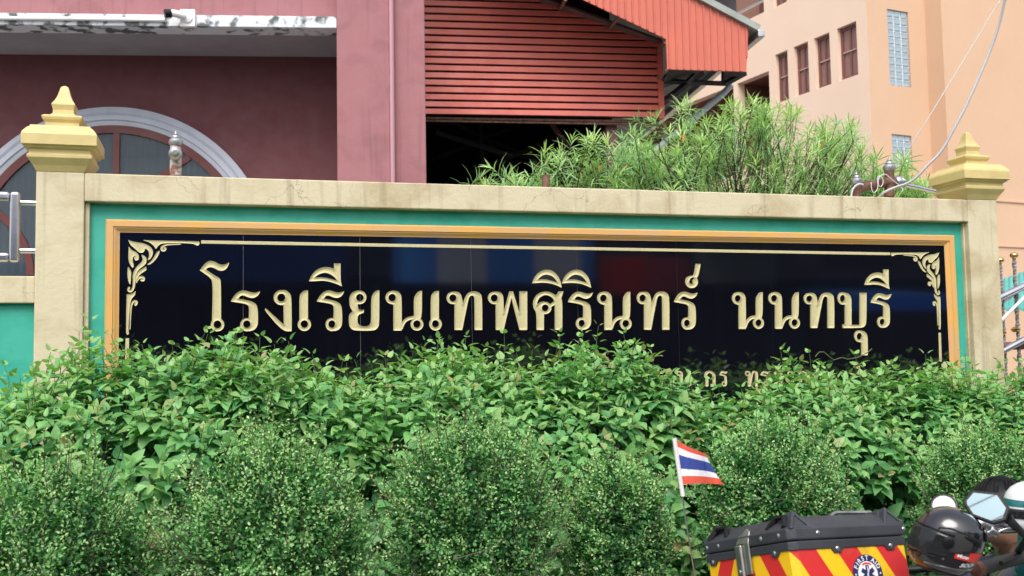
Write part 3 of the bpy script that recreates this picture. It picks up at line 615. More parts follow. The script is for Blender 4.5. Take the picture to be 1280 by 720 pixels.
# ------------------------------------------------------------------ peach building
PF = Frame(dep(1085, 60, 22), R_(9.4))
pc = thing('classroom_block', PF.o, 'tall peach school block with brown windows and glass brick panels', 'building', rz=PF.a)
sB = PF.at(1158, 60, 0)[0]; DJ = .45; H = 16
def wallholes(u0, u1, z0, z1, holes, fn, dep_, name, m_, jm):
    us = sorted({u0, u1, *[h[0] for h in holes], *[h[1] for h in holes]}); zs = sorted({z0, z1, *[h[2] for h in holes], *[h[3] for h in holes]})
    b = MB(); r = MB()
    for a, c in zip(us, us[1:]):
        for d, e in zip(zs, zs[1:]):
            um, zm = (a+c)/2, (d+e)/2
            if any(h[0] < um < h[1] and h[2] < zm < h[3] for h in holes): continue
            b.add([fn(a, d, 0), fn(c, d, 0), fn(c, e, 0), fn(a, e, 0)], [(0, 1, 2, 3)])
    for h in holes:
        A = [fn(h[0], h[2], 0), fn(h[1], h[2], 0), fn(h[1], h[3], 0), fn(h[0], h[3], 0)]; Bk = [fn(h[0], h[2], dep_), fn(h[1], h[2], dep_), fn(h[1], h[3], dep_), fn(h[0], h[3], dep_)]
        r.add(A+Bk, [(0, 1, 5, 4), (1, 2, 6, 5), (2, 3, 7, 6), (3, 0, 4, 7)])
    b.build(name, m_, pc); r.build('reveal', jm, pc)
M_wfr = mat('brown_window_frame', (.17, .075, .065), .6)
wins = []
for (xl, xr_, tl, bl, tr_, br) in ((1047, 1071, 29, 95.5, 14, 84), (1018.7, 1037.7, 46.5, 111, 34.5, 102), (993.3, 1011, 62.5, 124.5, 52.5, 117), (970.3, 985.5, 78, 137, 68.8, 131), (966, 982.5, -46, 12, -55, 1)):
    a, b = PF.at_s(xl, (tl+bl)/2)[0], PF.at_s(xr_, (tr_+br)/2)[0]
    zt1, zb1 = PF.at_s(xl, tl)[1], PF.at_s(xl, bl)[1]; zt2, zb2 = PF.at_s(xr_, tr_)[1], PF.at_s(xr_, br)[1]
    wins.append((min(a, b), max(a, b), (zb1+zb2)/2, (zt1+zt2)/2))
zw0 = sum(w[2] for w in wins[:4])/4; zw1 = sum(w[3] for w in wins[:4])/4
wins = [(w[0], w[1], zw0, zw1) for w in wins[:4]]+[wins[4]]
tc_ = PF.at_s(960, 60)[0]; zl1 = PF.at_s(960, 89)[1]; zu0 = PF.at_s(957, 14)[1]; tcol = PF.at_s(922, 118)[0]; tcol2 = PF.at_s(917, 118)[0]
holes = wins+[(tc_, tcol, zl1-2.3, zl1), (tcol2, tcol2+7, zl1-2.3, zl1), (tc_+.1, tc_+7.4, zu0, zu0+2.4), (tc_+7.8, tc_+14, zu0, zu0+2.4)]
fa = lambda u, z, d: (d, u, z)
wallholes(0, 40, 0, H, holes, fa, .22, 'wall', M_peach_side, M_peach_side)
for i, w in enumerate(wins):
    f = MB(); f.box(.10, .14, w[0], w[0]+.07, w[2], w[3]); f.box(.10, .14, w[1]-.07, w[1], w[2], w[3]); f.box(.10, .14, w[0]+.071, w[1]-.071, w[2], w[2]+.07); f.box(.10, .14, w[0]+.071, w[1]-.071, w[3]-.07, w[3])
    fo = f.build('window', M_wfr, pc); um, zm = (w[0]+w[1])/2, w[2]+(w[3]-w[2])*.52
    for a, b in ((w[0]+.071, um-.02), (um+.02, w[1]-.071)):
        for c, d in ((w[2]+.071, zm-.015), (zm+.015, w[3]-.071)): MB().box(.13, .15, a, b, c, d).build('pane', M_shut, fo)
    MB().box(.095, .155, um-.0195, um+.0195, w[2]+.071, w[3]-.071).build('mullion', M_wfr, fo)
    MB().box(.092, .125, w[0]+.071, w[1]-.071, zm-.014, zm+.014).build('crossbar', mat('pale_bar', (.45, .30, .25), .6), fo)
for h, m_ in ((holes[5], M_inner), (holes[6], M_inner), (holes[7], M_soffit), (holes[8], M_soffit)):
    b = MB(); A = [(.22, h[0], h[2]), (.22, h[1], h[2]), (.22, h[1], h[3]), (.22, h[0], h[3])]; Bk = [(2.4, y, z) for _, y, z in A]
    b.add(A+Bk, [(4, 5, 6, 7), (0, 1, 5, 4), (1, 2, 6, 5), (2, 3, 7, 6), (3, 0, 4, 7)]).build('corridor', m_, pc)
hd = holes[5]; MB().box(2.3, 2.38, hd[0]+.5, hd[0]+2.2, hd[2]+.02, hd[3]-.45).build('door', M_darkst, pc)
hu = holes[7]; tca, tcb = PF.at_s(939, 15)[0], PF.at_s(919, 15)[0]
MB().box(.25, .7, tca, tca+.9, hu[2]+.002, hu[3]-.002).build('column', mat('brown_column', (.27, .14, .10), .7), pc)
MB().tube([(.06, hu[0], hu[2]+.32), (.06, hu[1], hu[2]+.32)], .035, 8).build('handrail', M_chrome, pc, smooth=40)
gw = []
for (x0, y0, x1, y1) in ((1111, 13.5, 1137, 107.5), (1115.5, 168.7, 1140, 210)):
    a = PF.at(x0, (y0+y1)/2)[0]; b = PF.at(x1, (y0+y1)/2)[0]; gw.append((a, b, PF.at((x0+x1)/2, y1)[1], PF.at((x0+x1)/2, y0)[1]))
fb = lambda u, z, d: (u, d, z)
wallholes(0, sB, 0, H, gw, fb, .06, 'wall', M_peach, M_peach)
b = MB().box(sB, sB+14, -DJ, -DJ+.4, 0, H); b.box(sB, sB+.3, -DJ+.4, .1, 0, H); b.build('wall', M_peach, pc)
for w, nr in ((gw[0], 11), (gw[1], 5)):
    fo = MB().box(w[0], w[1], .045, .08, w[2], w[3]).build('glass_brick_window', M_grout, pc); cw, ch = (w[1]-w[0])/3, (w[3]-w[2])/nr; proto = None
    for i in range(3):
        for j in range(nr):
            c = (w[0]+cw*(i+.5), .03, w[2]+ch*(j+.5))
            if proto is None:
                proto = MB().box(-cw*.43, cw*.43, -.005, .02, -ch*.43, ch*.43).build('glass_brick', M_block, fo, bevel=.012); proto.location = c
            else: copyobj(proto, fo, c)
for py in (252, 308):
    z = PF.at(1265, py, -DJ)[1]; MB().box(sB+.4, sB+14, -DJ-.03, -DJ-.0005, z-.02, z+.02).build('string_course', M_peach, pc)
MB().box(-.0, sB+14, .1, 24, H+.001, H+.3).build('roof', M_soffit, pc)
MB().box(.23, sB, .1, 40, 0.01, 6.4).build('inner_floor', M_inner, pc) if False else None
MB().box(sB+.3, sB+14, 9, 9.2, 0, H).build('rear_wall', M_peach, pc)

# ------------------------------------------------------------------ stair railing and teal roof beyond the right pillar
GY = 1.1
M_galv = mat('galvanised_post', (.27, .26, .25), .55, var=.2, vscale=20)
def gp(px, py, Y=GY): return at(px, py, Y)
go = gp(1268, 460)
gt = thing('stair_railing', (go.x, GY, 0), 'polished sloping steel railing with twisted posts and brass balls beside the pillar', 'railing')
def gl(px, py, Y=GY): w = gp(px, py, Y); return Vector((w.x-go.x, Y-GY, w.z))
for a, b, r in (((1225, 384), (1330, 334), .028), ((1225, 454), (1330, 398), .024)):
    MB().tube([gl(*a, GY-.05), gl(*b, GY-.05)], r, 12).build('handrail', M_chrome, gt, smooth=40)
for (x, yt, yb) in ((1250, 326, 416), (1267.5, 320, 412), (1290, 312, 405)):
    t = gl(x, yt); bt = t.copy(); bt.z = 0
    rings = []
    for i in range(90):
        zz_ = t.z*i/89; a = i*.7; rings.append([(t.x+.016*math.cos(a+k*math.pi/2)*(1.15 if k % 2 else .9), t.y+.016*math.sin(a+k*math.pi/2)*(1.15 if k % 2 else .9), zz_) for k in range(4)])
    MB().loft(rings).build('twisted_post', M_galv, gt)
    MB().lathe([(.010, -.024), (.014, -.016), (.026, -.010), (.032, .003), (.027, .017), (.015, .026), (.002, .029)], t, 14).build('brass_ball', M_brass, gt, smooth=50)
    MB().lathe([(.018, -.02), (.032, -.008), (.034, .006), (.018, .02)], gl(x+2, yb), 14).build('brass_collar', M_brass, gt, smooth=50)
MB().tube([gl(1225, 433), gl(1330, 431)], .03, 4).build('lower_rail', M_post, gt)
MB().tube([gl(1225, 395), gl(1262, 372), gl(1285, 350), gl(1330, 318)], .012, 8).build('tie_bar', M_white, gt, smooth=40)
MB().tube([gl(1225, 420, 1.0), gl(1252, 400, 1.0), gl(1290, 362, 1.0)], .012, 8).build('tie_bar', M_white, gt, smooth=40)
RY = 2.4
a, b, c, d = at(1215, 362, RY+1.2), at(1340, 318, RY+1.2), at(1340, 385, RY), at(1215, 386, RY)
rings = []
nr = 40
for i in range(nr+1):
    f = i/nr; h = .010*(1 if i % 2 else -1); p = a.lerp(b, f); q = d.lerp(c, f); rings.append((p+Vector((0, 0, h)), q+Vector((0, 0, h))))
bb = MB()
for i, (p, q) in enumerate(rings):
    bb.v += [tuple(p), tuple(q), tuple(p-Vector((0, 0, .02))), tuple(q-Vector((0, 0, .02)))]
    if i: o_ = 4*i; bb.f += [(o_-4, o_-3, o_+1, o_), (o_-2, o_+2, o_+3, o_-1), (o_-3, o_-1, o_+3, o_+1)]
lr = thing('lean_to_roof', (d.x, RY, 0), 'small teal corrugated lean-to roof behind the steel stair railing', 'roof')
ob = bb.build('roof_sheet', M_sheet, lr); ob.location = (-d.x, -RY, 0)
for q in (d+Vector((.15, .1, 0)), c+Vector((-.1, .1, 0)), a+Vector((.15, -.1, 0)), b+Vector((-.1, -.1, 0))):
    MB().box(q.x-d.x-.02, q.x-d.x+.02, q.y-RY-.02, q.y-RY+.02, 0, q.z-.05).build('post', M_white, lr)

# ------------------------------------------------------------------ plants
def unit(a): return a/np.maximum(np.linalg.norm(a, axis=-1, keepdims=True), 1e-9)
def leaf_arrays(base, d, n, size, tv, width=None):
    """base, d (tip direction), n (face normal): (N,3); returns verts (N*k,3)"""
    b = unit(np.cross(n, d)); n = np.cross(d, b)
    sx = size[:, None, None]; w = (size if width is None else width)[:, None, None]
    return (base[:, None, :]+tv[None, :, 0:1]*sx*d[:, None, :]+tv[None, :, 1:2]*w*b[:, None, :]+tv[None, :, 2:3]*sx*n[:, None, :]).reshape(-1, 3)
def mesh_np(name, V, F, tint, m, parent=None, smooth=True):
    """F: (M,k) faces all of one size; tint per vertex"""
    me = bpy.data.meshes.new(name); k = F.shape[1]
    me.vertices.add(len(V)); me.vertices.foreach_set('co', V.astype(np.float32).ravel())
    me.loops.add(F.size); me.loops.foreach_set('vertex_index', F.astype(np.int32).ravel())
    me.polygons.add(len(F)); me.polygons.foreach_set('loop_start', np.arange(0, F.size, k, dtype=np.int32)); me.polygons.foreach_set('loop_total', np.full(len(F), k, np.int32))
    if smooth: me.polygons.foreach_set('use_smooth', np.ones(len(F), bool))
    me.update(calc_edges=True)
    a = me.attributes.new('tint', 'FLOAT', 'POINT'); a.data.foreach_set('value', tint.astype(np.float32))
    me.materials.append(m); o = bpy.data.objects.new(name, me); COL.objects.link(o)
    if parent: o.parent = parent
    return o
def faces_rep(tf, k, N): return (np.array(tf)[None, :, :]+(np.arange(N)*k)[:, None, None]).reshape(-1, np.array(tf).shape[1])
# heart-shaped leaf with a folded midrib: quads
LV = np.array([(0, 0, 0), (.25, 0, -.01), (.6, 0, -.015), (1, 0, -.10), (.06, .26, .03), (.34, .36, .075), (.70, .20, .03), (.06, -.26, .03), (.34, -.36, .075), (.70, -.20, .03)])
LF = [(0, 1, 5, 4), (1, 2, 6, 5), (2, 3, 6, 6), (0, 7, 8, 1), (1, 8, 9, 2), (2, 9, 3, 3)]
LFT = [t for q in LF for t in ((q[0], q[1], q[2]), (q[0], q[2], q[3])) if len(set(t)) == 3]
# small rounded leaf
SV = np.array([(0, 0, 0), (.5, .32, .06), (1, 0, 0), (.5, -.32, .06), (.5, 0, -.02)]); SFT = [(0, 4, 1), (4, 2, 1), (0, 3, 4), (3, 2, 4)]
# narrow strap leaf, bending down
OV = np.array([(0, -.25, 0), (0, .25, 0), (.35, -.5, .03), (.35, .5, .03), (.7, -.42, -.02), (.7, .42, -.02), (1, 0, -.14)]); OFT = [(0, 2, 3), (0, 3, 1), (2, 4, 5), (2, 5, 3), (4, 6, 5)]
def perp(a):
    r = np.where(np.abs(a[:, 2:3]) < .9, np.array([[0, 0, 1.]]), np.array([[1., 0, 0]])); u = unit(np.cross(r, a)); return u, np.cross(a, u)
def noise1(x, seed, f): 
    r = np.random.default_rng(seed); s = 0
    for k in range(5): s = s+np.sin(x*f*(1.7**k)+r.uniform(0, 7))/(1.5**k)
    return s/2.2

# --- the leafy hedge against the wall
hp = [(-60, 492), (0, 482), (45, 470), (70, 448), (120, 432), (180, 428), (235, 424), (300, 436), (355, 444), (405, 442), (450, 456), (500, 450), (560, 444), (610, 450), (660, 446), (720, 436), (752, 432), (800, 459), (850, 479), (900, 484), (960, 480), (1005, 456), (1050, 474), (1100, 456), (1145, 474), (1185, 464), (1235, 470), (1280, 456), (1340, 450)]
hx = []; hz = []
for x, y in hp: w = at(x, y, -.55); hx.append(w.x); hz.append(w.z-(.145 if x < 480 else .125))
def ztop(x): return np.interp(x, hx, hz)
NS = 3900
X = rng.uniform(-1.5, 7.4, NS); ph = rng.uniform(-.12, 1.62, NS)
def hedge_point(X, ph, inset=0):
    """ph 0 back-top .. ~0.75 the front shoulder .. 1.4 low on the front"""
    th = np.clip(ph, -.2, .9)/.9*(math.pi*.62)-.25; zt = ztop(X); hw = .48+.07*noise1(X, 3, 1.9)
    y = -.55-hw*np.sign(np.sin(th))*np.abs(np.sin(th))**.75; z = zt-.52*(1-np.abs(np.cos(th))**.8*np.sign(np.cos(th)))*.9
    low = np.clip(ph-.9, 0, 9); z = z-low*1.9; y = y+low*.42
    b = .06*np.sin(X*7.1+3*ph)+.05*np.sin(X*3.3-9*ph+1); y = y-b; z = z+b*.5*(ph < .6)
    n = np.stack([0.25*np.cos(X*7.1+3*ph), -np.sin(th), np.cos(th)], -1); n[ph > .9] = np.array([0, -1, .0]); n = unit(n)
    return np.stack([X, y, z], -1)-n*inset, n
P, N = hedge_point(X, ph)
up = np.array([0, 0, 1.])
topness = np.clip(1.1-ph, 0, 1)
ax = unit(N*.75+up*(.35+.5*topness)[:, None]*rng.uniform(.6, 1.3, NS)[:, None]+rng.normal(0, .28, (NS, 3)))
droop = (ph > .85); ax[droop] = unit(N[droop]*.8+up*-.35+rng.normal(0, .3, (droop.sum(), 3)))
Lsh = rng.uniform(.10, .19, NS)*np.where(ph < .45, rng.choice([1, 1, 1.25, 1.6], NS), 1)
bases, dirs, norms, sizes, tints, big = [], [], [], [], [], []
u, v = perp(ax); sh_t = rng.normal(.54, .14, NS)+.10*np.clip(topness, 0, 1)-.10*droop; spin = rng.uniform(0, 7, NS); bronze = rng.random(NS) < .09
NN = 5
for k in range(NN):
    f = k/(NN-1)
    for s in (0, 1):
        a = spin+k*1.57+s*math.pi+rng.normal(0, .25, NS); rad = u*np.cos(a)[:, None]+v*np.sin(a)[:, None]
        el = .05+.75*f**1.5
        d = unit(rad*math.cos(el)+ax*math.sin(el)-up*(.42*(1-f)+.05)*rng.uniform(.5, 1.7, NS)[:, None]+rng.normal(0, .12, (NS, 3)))
        n = unit(ax*.6+up*.75+rng.normal(0, .2, (NS, 3))+N*.3)
        sz = rng.uniform(.050, .088, NS)*(1.0-.47*f**2)*np.where(ph > .8, 1.12, 1.)
        bases.append(P+ax*(Lsh*(.15+.85*f))[:, None]+rad*.012-ax*.06); dirs.append(d); norms.append(n); sizes.append(sz)
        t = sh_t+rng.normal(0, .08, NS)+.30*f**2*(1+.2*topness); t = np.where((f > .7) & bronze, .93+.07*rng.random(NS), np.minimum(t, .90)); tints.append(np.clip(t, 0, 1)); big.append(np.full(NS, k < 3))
# older leaves deeper inside
NI = 9500; X2 = rng.uniform(-1.5, 7.4, NI); ph2 = rng.uniform(-.1, 1.7, NI); Pi, Ni = hedge_point(X2, ph2, rng.uniform(.05, .34, NI)[:, None])
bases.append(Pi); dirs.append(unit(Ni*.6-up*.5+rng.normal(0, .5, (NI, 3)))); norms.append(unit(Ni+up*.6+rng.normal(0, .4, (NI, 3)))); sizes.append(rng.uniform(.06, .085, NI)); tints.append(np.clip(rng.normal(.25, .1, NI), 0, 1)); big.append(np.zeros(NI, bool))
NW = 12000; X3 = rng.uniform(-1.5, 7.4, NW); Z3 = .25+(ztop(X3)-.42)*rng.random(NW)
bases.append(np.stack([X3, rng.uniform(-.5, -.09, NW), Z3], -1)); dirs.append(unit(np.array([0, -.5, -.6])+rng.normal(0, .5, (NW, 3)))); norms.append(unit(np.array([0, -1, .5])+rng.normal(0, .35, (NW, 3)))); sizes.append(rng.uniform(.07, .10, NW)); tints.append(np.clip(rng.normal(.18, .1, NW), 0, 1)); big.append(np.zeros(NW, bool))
B = np.concatenate(bases); D = np.concatenate(dirs); Nn = np.concatenate(norms); Z = np.concatenate(sizes); T_ = np.concatenate(tints); BG = np.concatenate(big)
ok = (B[:, 1] < -.03) & ((B+D*Z[:, None])[:, 1] < -.012); B, D, Nn, Z, T_, BG = B[ok], D[ok], Nn[ok], Z[ok], T_[ok], BG[ok]
hedge = thing('hedge', (0, 0, 0), 'long broad-leaved green hedge growing along the foot of the cream wall', 'hedge')
# the largest leaves facing the street are single pieces
toc = unit(np.array(CAM)-B); face = np.abs((Nn*toc).sum(1)); score = Z*(face+.3)/np.linalg.norm(np.array(CAM)-B, axis=1)*BG*(B[:, 2] > .75)
pick = np.argsort(-score)[:290]; rest = np.ones(len(B), bool); rest[pick] = False
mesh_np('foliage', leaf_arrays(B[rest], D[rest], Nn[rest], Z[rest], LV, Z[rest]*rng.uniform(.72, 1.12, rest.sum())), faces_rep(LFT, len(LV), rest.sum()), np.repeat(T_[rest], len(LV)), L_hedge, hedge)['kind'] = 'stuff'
protos = []
for i in range(6):
    V = LV.copy(); V[:, 2] *= .7+.3*i; V[:, 1] *= .92+.04*i
    o = mesh_np('leaf', V, np.array(LFT), np.full(len(LV), .3+.08*i), L_hedge); protos.append(o.data); COL.objects.unlink(o); bpy.data.objects.remove(o)
for i in pick:
    o = bpy.data.objects.new('leaf', protos[int(np.clip((T_[i]-.26)/.08, 0, 5))]); COL.objects.link(o); o.parent = hedge
    d = Vector(D[i]); b = Vector(Nn[i]).cross(d).normalized(); n = d.cross(b)
    mt = Matrix((d, b, n)).transposed().to_4x4()@Matrix.Scale(float(Z[i]), 4); mt.translation = Vector(B[i]); o.matrix_local = mt
# shoots of the hedge and its woody stems
st = MB()
for i in range(0, NS, 1):
    if ph[i] < .9: st.tube([P[i]-ax[i]*.13, P[i]+ax[i]*(Lsh[i]*.98-.06)], [.0026, .0014], 3, False)
st.build('shoot', M_stem, hedge)
ws = MB()
for i in range(46):
    x = -1.4+8.7*i/45+random.uniform(-.06, .06); y = random.uniform(-.75, -.35); zt = float(ztop(x))
    ws.tube([(x, y, .05), (x+random.uniform(-.05, .05), y, zt*.5), (x+random.uniform(-.15, .15), y+random.uniform(-.15, .1), zt-.12)], [.016, .012, .004], 6)
ws.build('stem', M_bark, hedge)
tend = MB()
for pts, Y in (([(1019, 446), (1024, 440), (1030, 440), (1037, 446), (1042, 450), (1052, 447), (1060, 449), (1072, 447), (1084, 441), (1090, 436)], -.32), ([(790, 439), (800, 437), (807, 439), (812, 446), (818, 447)], -.3), ([(846, 560), (838, 530), (842, 505)], -1.15)):
    tend.tube([at(x, y, Y) for x, y in pts], .0028, 5)
tend.build('tendril', M_stem, hedge, smooth=60)

# --- clipped round bushes in front of the hedge
def bush(px, ptop, wpx, Y, label, seed, sq=1.15, ntw=900):
    r = np.random.default_rng(seed); tp = at(px, ptop, Y); R = wpx*(Y-CAM.y)/F_PX/2*.97; cz_ = tp.z-R*sq+.02
    ntw = int(ntw*1.55); t = thing('round_bush', (tp.x, Y, .1), label, 'bush', 'clipped bushes along the pavement')
    c0 = np.array([0, 0, cz_-.1]); dirs_ = unit(r.normal(0, 1, (ntw, 3))); dirs_ = dirs_[dirs_[:, 2] > -.75]; n = len(dirs_)
    lump = 1+.07*np.sin(dirs_[:, 0]*7+seed)*np.sin(dirs_[:, 2]*6+seed*2)+.06*np.sin(dirs_[:, 0]*15+dirs_[:, 2]*10+seed*3)*np.sin(dirs_[:, 1]*9+seed)
    Rr = R*lump*(1-.24*r.random(n)**1.4); long_ = r.random(n) < .13; Rr = np.where(long_, R*lump*r.uniform(1.0, 1.24, n), Rr)
    el = np.array([1, 1, sq]); tipp = c0+dirs_*el*Rr[:, None]
    axd = unit(dirs_*el*.8+np.array([0, 0, .45])+r.normal(0, .3, (n, 3))); ln = r.uniform(.16, .26, n)*R/.38
    st = MB(); BB, DD, NN_, ZZ, TT = [], [], [], [], []; u, v = perp(axd); sp = r.uniform(0, 7, n); tw = r.normal(.47, .17, n)
    nl = 20
    for k in range(nl):
        f = (k/(nl-1))**.62; a = sp+k*2.4+r.normal(0, .3, n); rad = u*np.cos(a)[:, None]+v*np.sin(a)[:, None]
        bpos = tipp-axd*(ln*(1-f))[:, None]+rad*(.004+.012*(1-f))+np.array([0, 0, 1])*(.02*f*f)
        BB.append(bpos); DD.append(unit(rad+axd*(.25+.6*f)+r.normal(0, .3, (n, 3)))); NN_.append(unit(axd+np.array([0, 0, .5])+r.normal(0, .45, (n, 3))))
        ZZ.append(r.uniform(.0125, .0205, n)*(1-.3*f*f)); TT.append(np.clip(tw+r.normal(0, .1, n)+(.26+.22*long_)*f**4+.10*dirs_[:, 2]-.10*(1-f), 0, 1))  # upper side tinted lighter: light from above is put into the tint
    # leaves filling the inside, tinted dark for the shade there
    ni = int(ntw*5); di = unit(r.normal(0, 1, (ni, 3))); q = c0+di*el*(R*r.uniform(.35, .80, ni)**.7)[:, None]
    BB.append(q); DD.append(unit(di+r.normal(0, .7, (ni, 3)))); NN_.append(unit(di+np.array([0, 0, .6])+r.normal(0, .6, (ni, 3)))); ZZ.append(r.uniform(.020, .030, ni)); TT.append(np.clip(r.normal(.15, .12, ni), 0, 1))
    b_, d_, n_, z_, t_ = map(np.concatenate, (BB, DD, NN_, ZZ, TT)); kp = (b_[:, 2] > .05); b_, d_, n_, z_, t_ = b_[kp], d_[kp], n_[kp], z_[kp], t_[kp]
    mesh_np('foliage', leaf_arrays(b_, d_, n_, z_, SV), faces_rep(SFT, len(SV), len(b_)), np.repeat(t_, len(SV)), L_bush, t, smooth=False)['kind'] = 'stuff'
    for i in range(n):
        if long_[i] or i % 6 == 0: st.tube([tipp[i]-axd[i]*ln[i]*1.2, tipp[i]-axd[i]*ln[i]*.4, tipp[i]+np.array([0, 0, .02])], [.0022, .0018, .001], 3, False)
    for i in range(26):
        e = dirs_[i]*el*R*.8; st.tube([(r.normal(0, .03), r.normal(0, .03), 0), tuple(c0*.6+e*.35), tuple(c0+e)], [.011, .007, .003], 5)
    st.build('branch', M_bark, t)
    return t
bush(70, 580, 235, -1.62, 'round small-leaved bush at the left end of the bush row, low and dense', 11)
bush(340, 545, 255, -1.72, 'large round small-leaved bush beneath the first letters of the sign', 12, ntw=1050)
bush(588, 528, 232, -1.66, 'tallest round small-leaved bush beneath the middle of the sign', 13, 1.2, ntw=1050)
bush(770, 578, 150, -1.60, 'smallest round bush, directly left of the small striped flag', 14, 1.3, 650)
bush(958, 528, 208, -1.58, 'round small-leaved bush rising behind the flag and the striped case', 15, 1.15, 950)
bush(1226, 540, 190, -1.60, 'round small-leaved bush behind the black helmet and the crouching person', 16, 1.15, 850)

# --- oleanders behind the wall
def oleander(name, sil, ylo, yhi, nsh, label, seed, base_px):
    r = np.random.default_rng(seed); bx = at(*base_px, (ylo+yhi)/2); t = thing('oleander', (bx.x, (ylo+yhi)/2, 0), label, 'shrub', 'oleanders behind the wall')
    O = np.array([bx.x, (ylo+yhi)/2, 0]); xs, ys = zip(*sil); tips = []
    def in_clump(px, py): return True
    for i in range(nsh):
        px = r.uniform(xs[0], xs[-1]); top = np.interp(px, xs, ys); py = top+8+(250-top)*r.random()**1.15+r.uniform(0, 14) if r.random() > .10 else top+r.uniform(0, 8)
        Y = r.uniform(ylo, yhi); w = at(px, py, Y); tips.append(tuple(w))
    tips = np.array(tips)-O; n = nsh
    cen = np.array([0, 0, 1.6]); ax_ = unit((tips-cen)*np.array([.6, .6, .5])+np.array([0, -.12, .62])+r.normal(0, .42, (n, 3)))
    u, v = perp(ax_); sp = r.uniform(0, 7, n); BB, DD, NN_, ZZ, TT = [], [], [], [], []; hue = r.normal(.42, .15, n); nl = 24; ln = r.uniform(.10, .24, n)
    for k in range(nl):
        f = (k/(nl-1))**.7; a = sp+k*2.4; rad = u*np.cos(a)[:, None]+v*np.sin(a)[:, None]; el = -.15+1.2*f**1.8
        d = unit(rad*math.cos(el)+ax_*math.sin(el)-np.array([0, 0, .35])*(1-f)+r.normal(0, .17, (n, 3)))
        BB.append(tips-ax_*(ln*(1-f))[:, None]); DD.append(d); NN_.append(unit(ax_+np.array([0, 0, .4])+r.normal(0, .2, (n, 3)))); ZZ.append(r.uniform(.10, .165, n)*(1-.35*f**4)); TT.append(np.clip(hue+.45*f**2+r.normal(0, .08, n), 0, 1))
    b_, d_, n_, z_, t_ = map(np.concatenate, (BB, DD, NN_, ZZ, TT))
    mesh_np('foliage', leaf_arrays(b_, d_, n_, z_, OV, np.full(len(z_), .0088)), faces_rep(OFT, len(OV), len(b_)), np.repeat(t_, len(OV)), L_ole, t)['kind'] = 'stuff'
    st = MB()
    for i in range(n):
        q = tips[i]; mid = q-ax_[i]*.35-np.array([q[0]*.15, q[1]*.15, .1]); st.tube([q, q-ax_[i]*.2, mid], [.002, .004, .006], 4, False)
        if i % 16 == 0: st.tube([mid, (q[0]*.45, q[1]*.5, max(q[2]*.5, .5)), (r.normal(0, .08), r.normal(0, .08), 0)], [.007, .012, .018], 5, False)
    st.build('branch', M_bark, t); mf = mat('apricot_petal', (.75, .42, .16), .5); f0_ = None
    for i in range(0, n, max(1, n//6)):
        q = Vector(tips[i])+Vector((0, -.04, -.03))
        if f0_ is None: f0_ = MB().lathe([(.003, -.03), (.007, -.015), (.014, .010), (.017, .016)], (0, 0, 0), 7).build('flower', mf, t, smooth=60); f0_.location = q
        else: copyobj(f0_, t, q)
    return t
oleander('a', [(600, 216), (615, 208), (640, 206), (665, 204), (680, 186), (698, 178), (712, 173), (735, 172), (757, 176), (780, 196), (800, 205)], .45, 1.3, 110, 'low young oleander in front of the dark shed opening', 31, (715, 300))
oleander('b', [(765, 200), (778, 168), (790, 146), (812, 142), (828, 150), (845, 168), (850, 128), (862, 124), (872, 160), (890, 135), (905, 122), (920, 128), (935, 124), (958, 132), (980, 138), (990, 128), (1003, 145), (1030, 148), (1040, 152), (1062, 152), (1080, 164), (1094, 196)], .5, 1.7, 360, 'big feathery oleander filling the gap between red shed and peach block', 32, (930, 330))
oleander('c', [(1075, 215), (1090, 198), (1103, 192), (1125, 192), (1140, 196), (1152, 214), (1162, 228)], .5, 1.1, 90, 'small oleander tuft behind the rusty pipe rail, right of its larger neighbour', 33, (1118, 320))

# ------------------------------------------------------------------ across the road: what the polished granite mirrors
def stall(x0, x1, label, strips, z0, z1, y=-12.6, dpt=2.2):
    t = thing('market_stall', ((x0+x1)/2, y, 0), label, 'stall', 'stalls across the road'); w = x1-x0
    for sx in (-w/2+.05, w/2-.05):
        for sy in (-dpt/2, dpt/2-.05): MB().tube([(sx, sy, 0), (sx, sy, z1)], .03, 8).build('pole', M_shop, t)
    a = -w/2
    for f, mm in strips:
        b = a+w*f; MB().add([(a, -dpt/2, z1+.25), (b, -dpt/2, z1+.25), (b, dpt/2, z1), (a, dpt/2, z1), (b, dpt/2+.03, z0), (a, dpt/2+.03, z0)], [(0, 1, 2, 3), (3, 2, 4, 5)]).build('canopy_strip', mm, t); a = b
    MB().box(-w/2+.2, w/2-.2, -.4, .5, .75, .8).build('table', M_shut, t); MB().box(-w/2+.25, w/2-.25, -.35, .45, .02, .74).build('skirt', M_navy, t)
    return t
M_navyt = tarp('navy_tarpaulin', (.05, .14, .38)); M_pinkt = tarp('faded_red_tarpaulin', (.55, .16, .15)); M_gryt = tarp('grey_green_tarpaulin', (.16, .20, .20))
stall(-3.5, 2.8, 'navy blue market stall across the road', [(1, M_navyt)], 2.95, 4.4)
stall(3.6, 7.15, 'blue and white striped market stall across the road', [(.21, M_blue), (.24, M_wtarp), (.24, M_blue), (.24, M_wtarp), (.07, M_blue)], 2.95, 4.5)
stall(7.2, 8.95, 'orange red market stall beside the blue striped one', [(.5, M_orred), (.5, M_pinkt)], 2.75, 3.4, -12.5)
stall(9.1, 10.7, 'grey green market stall beside the orange red one', [(1, M_gryt)], 2.95, 3.9)
stall(12.2, 14.8, 'low blue market stall far along the row across the road', [(1, M_blue)], 2.45, 2.75)
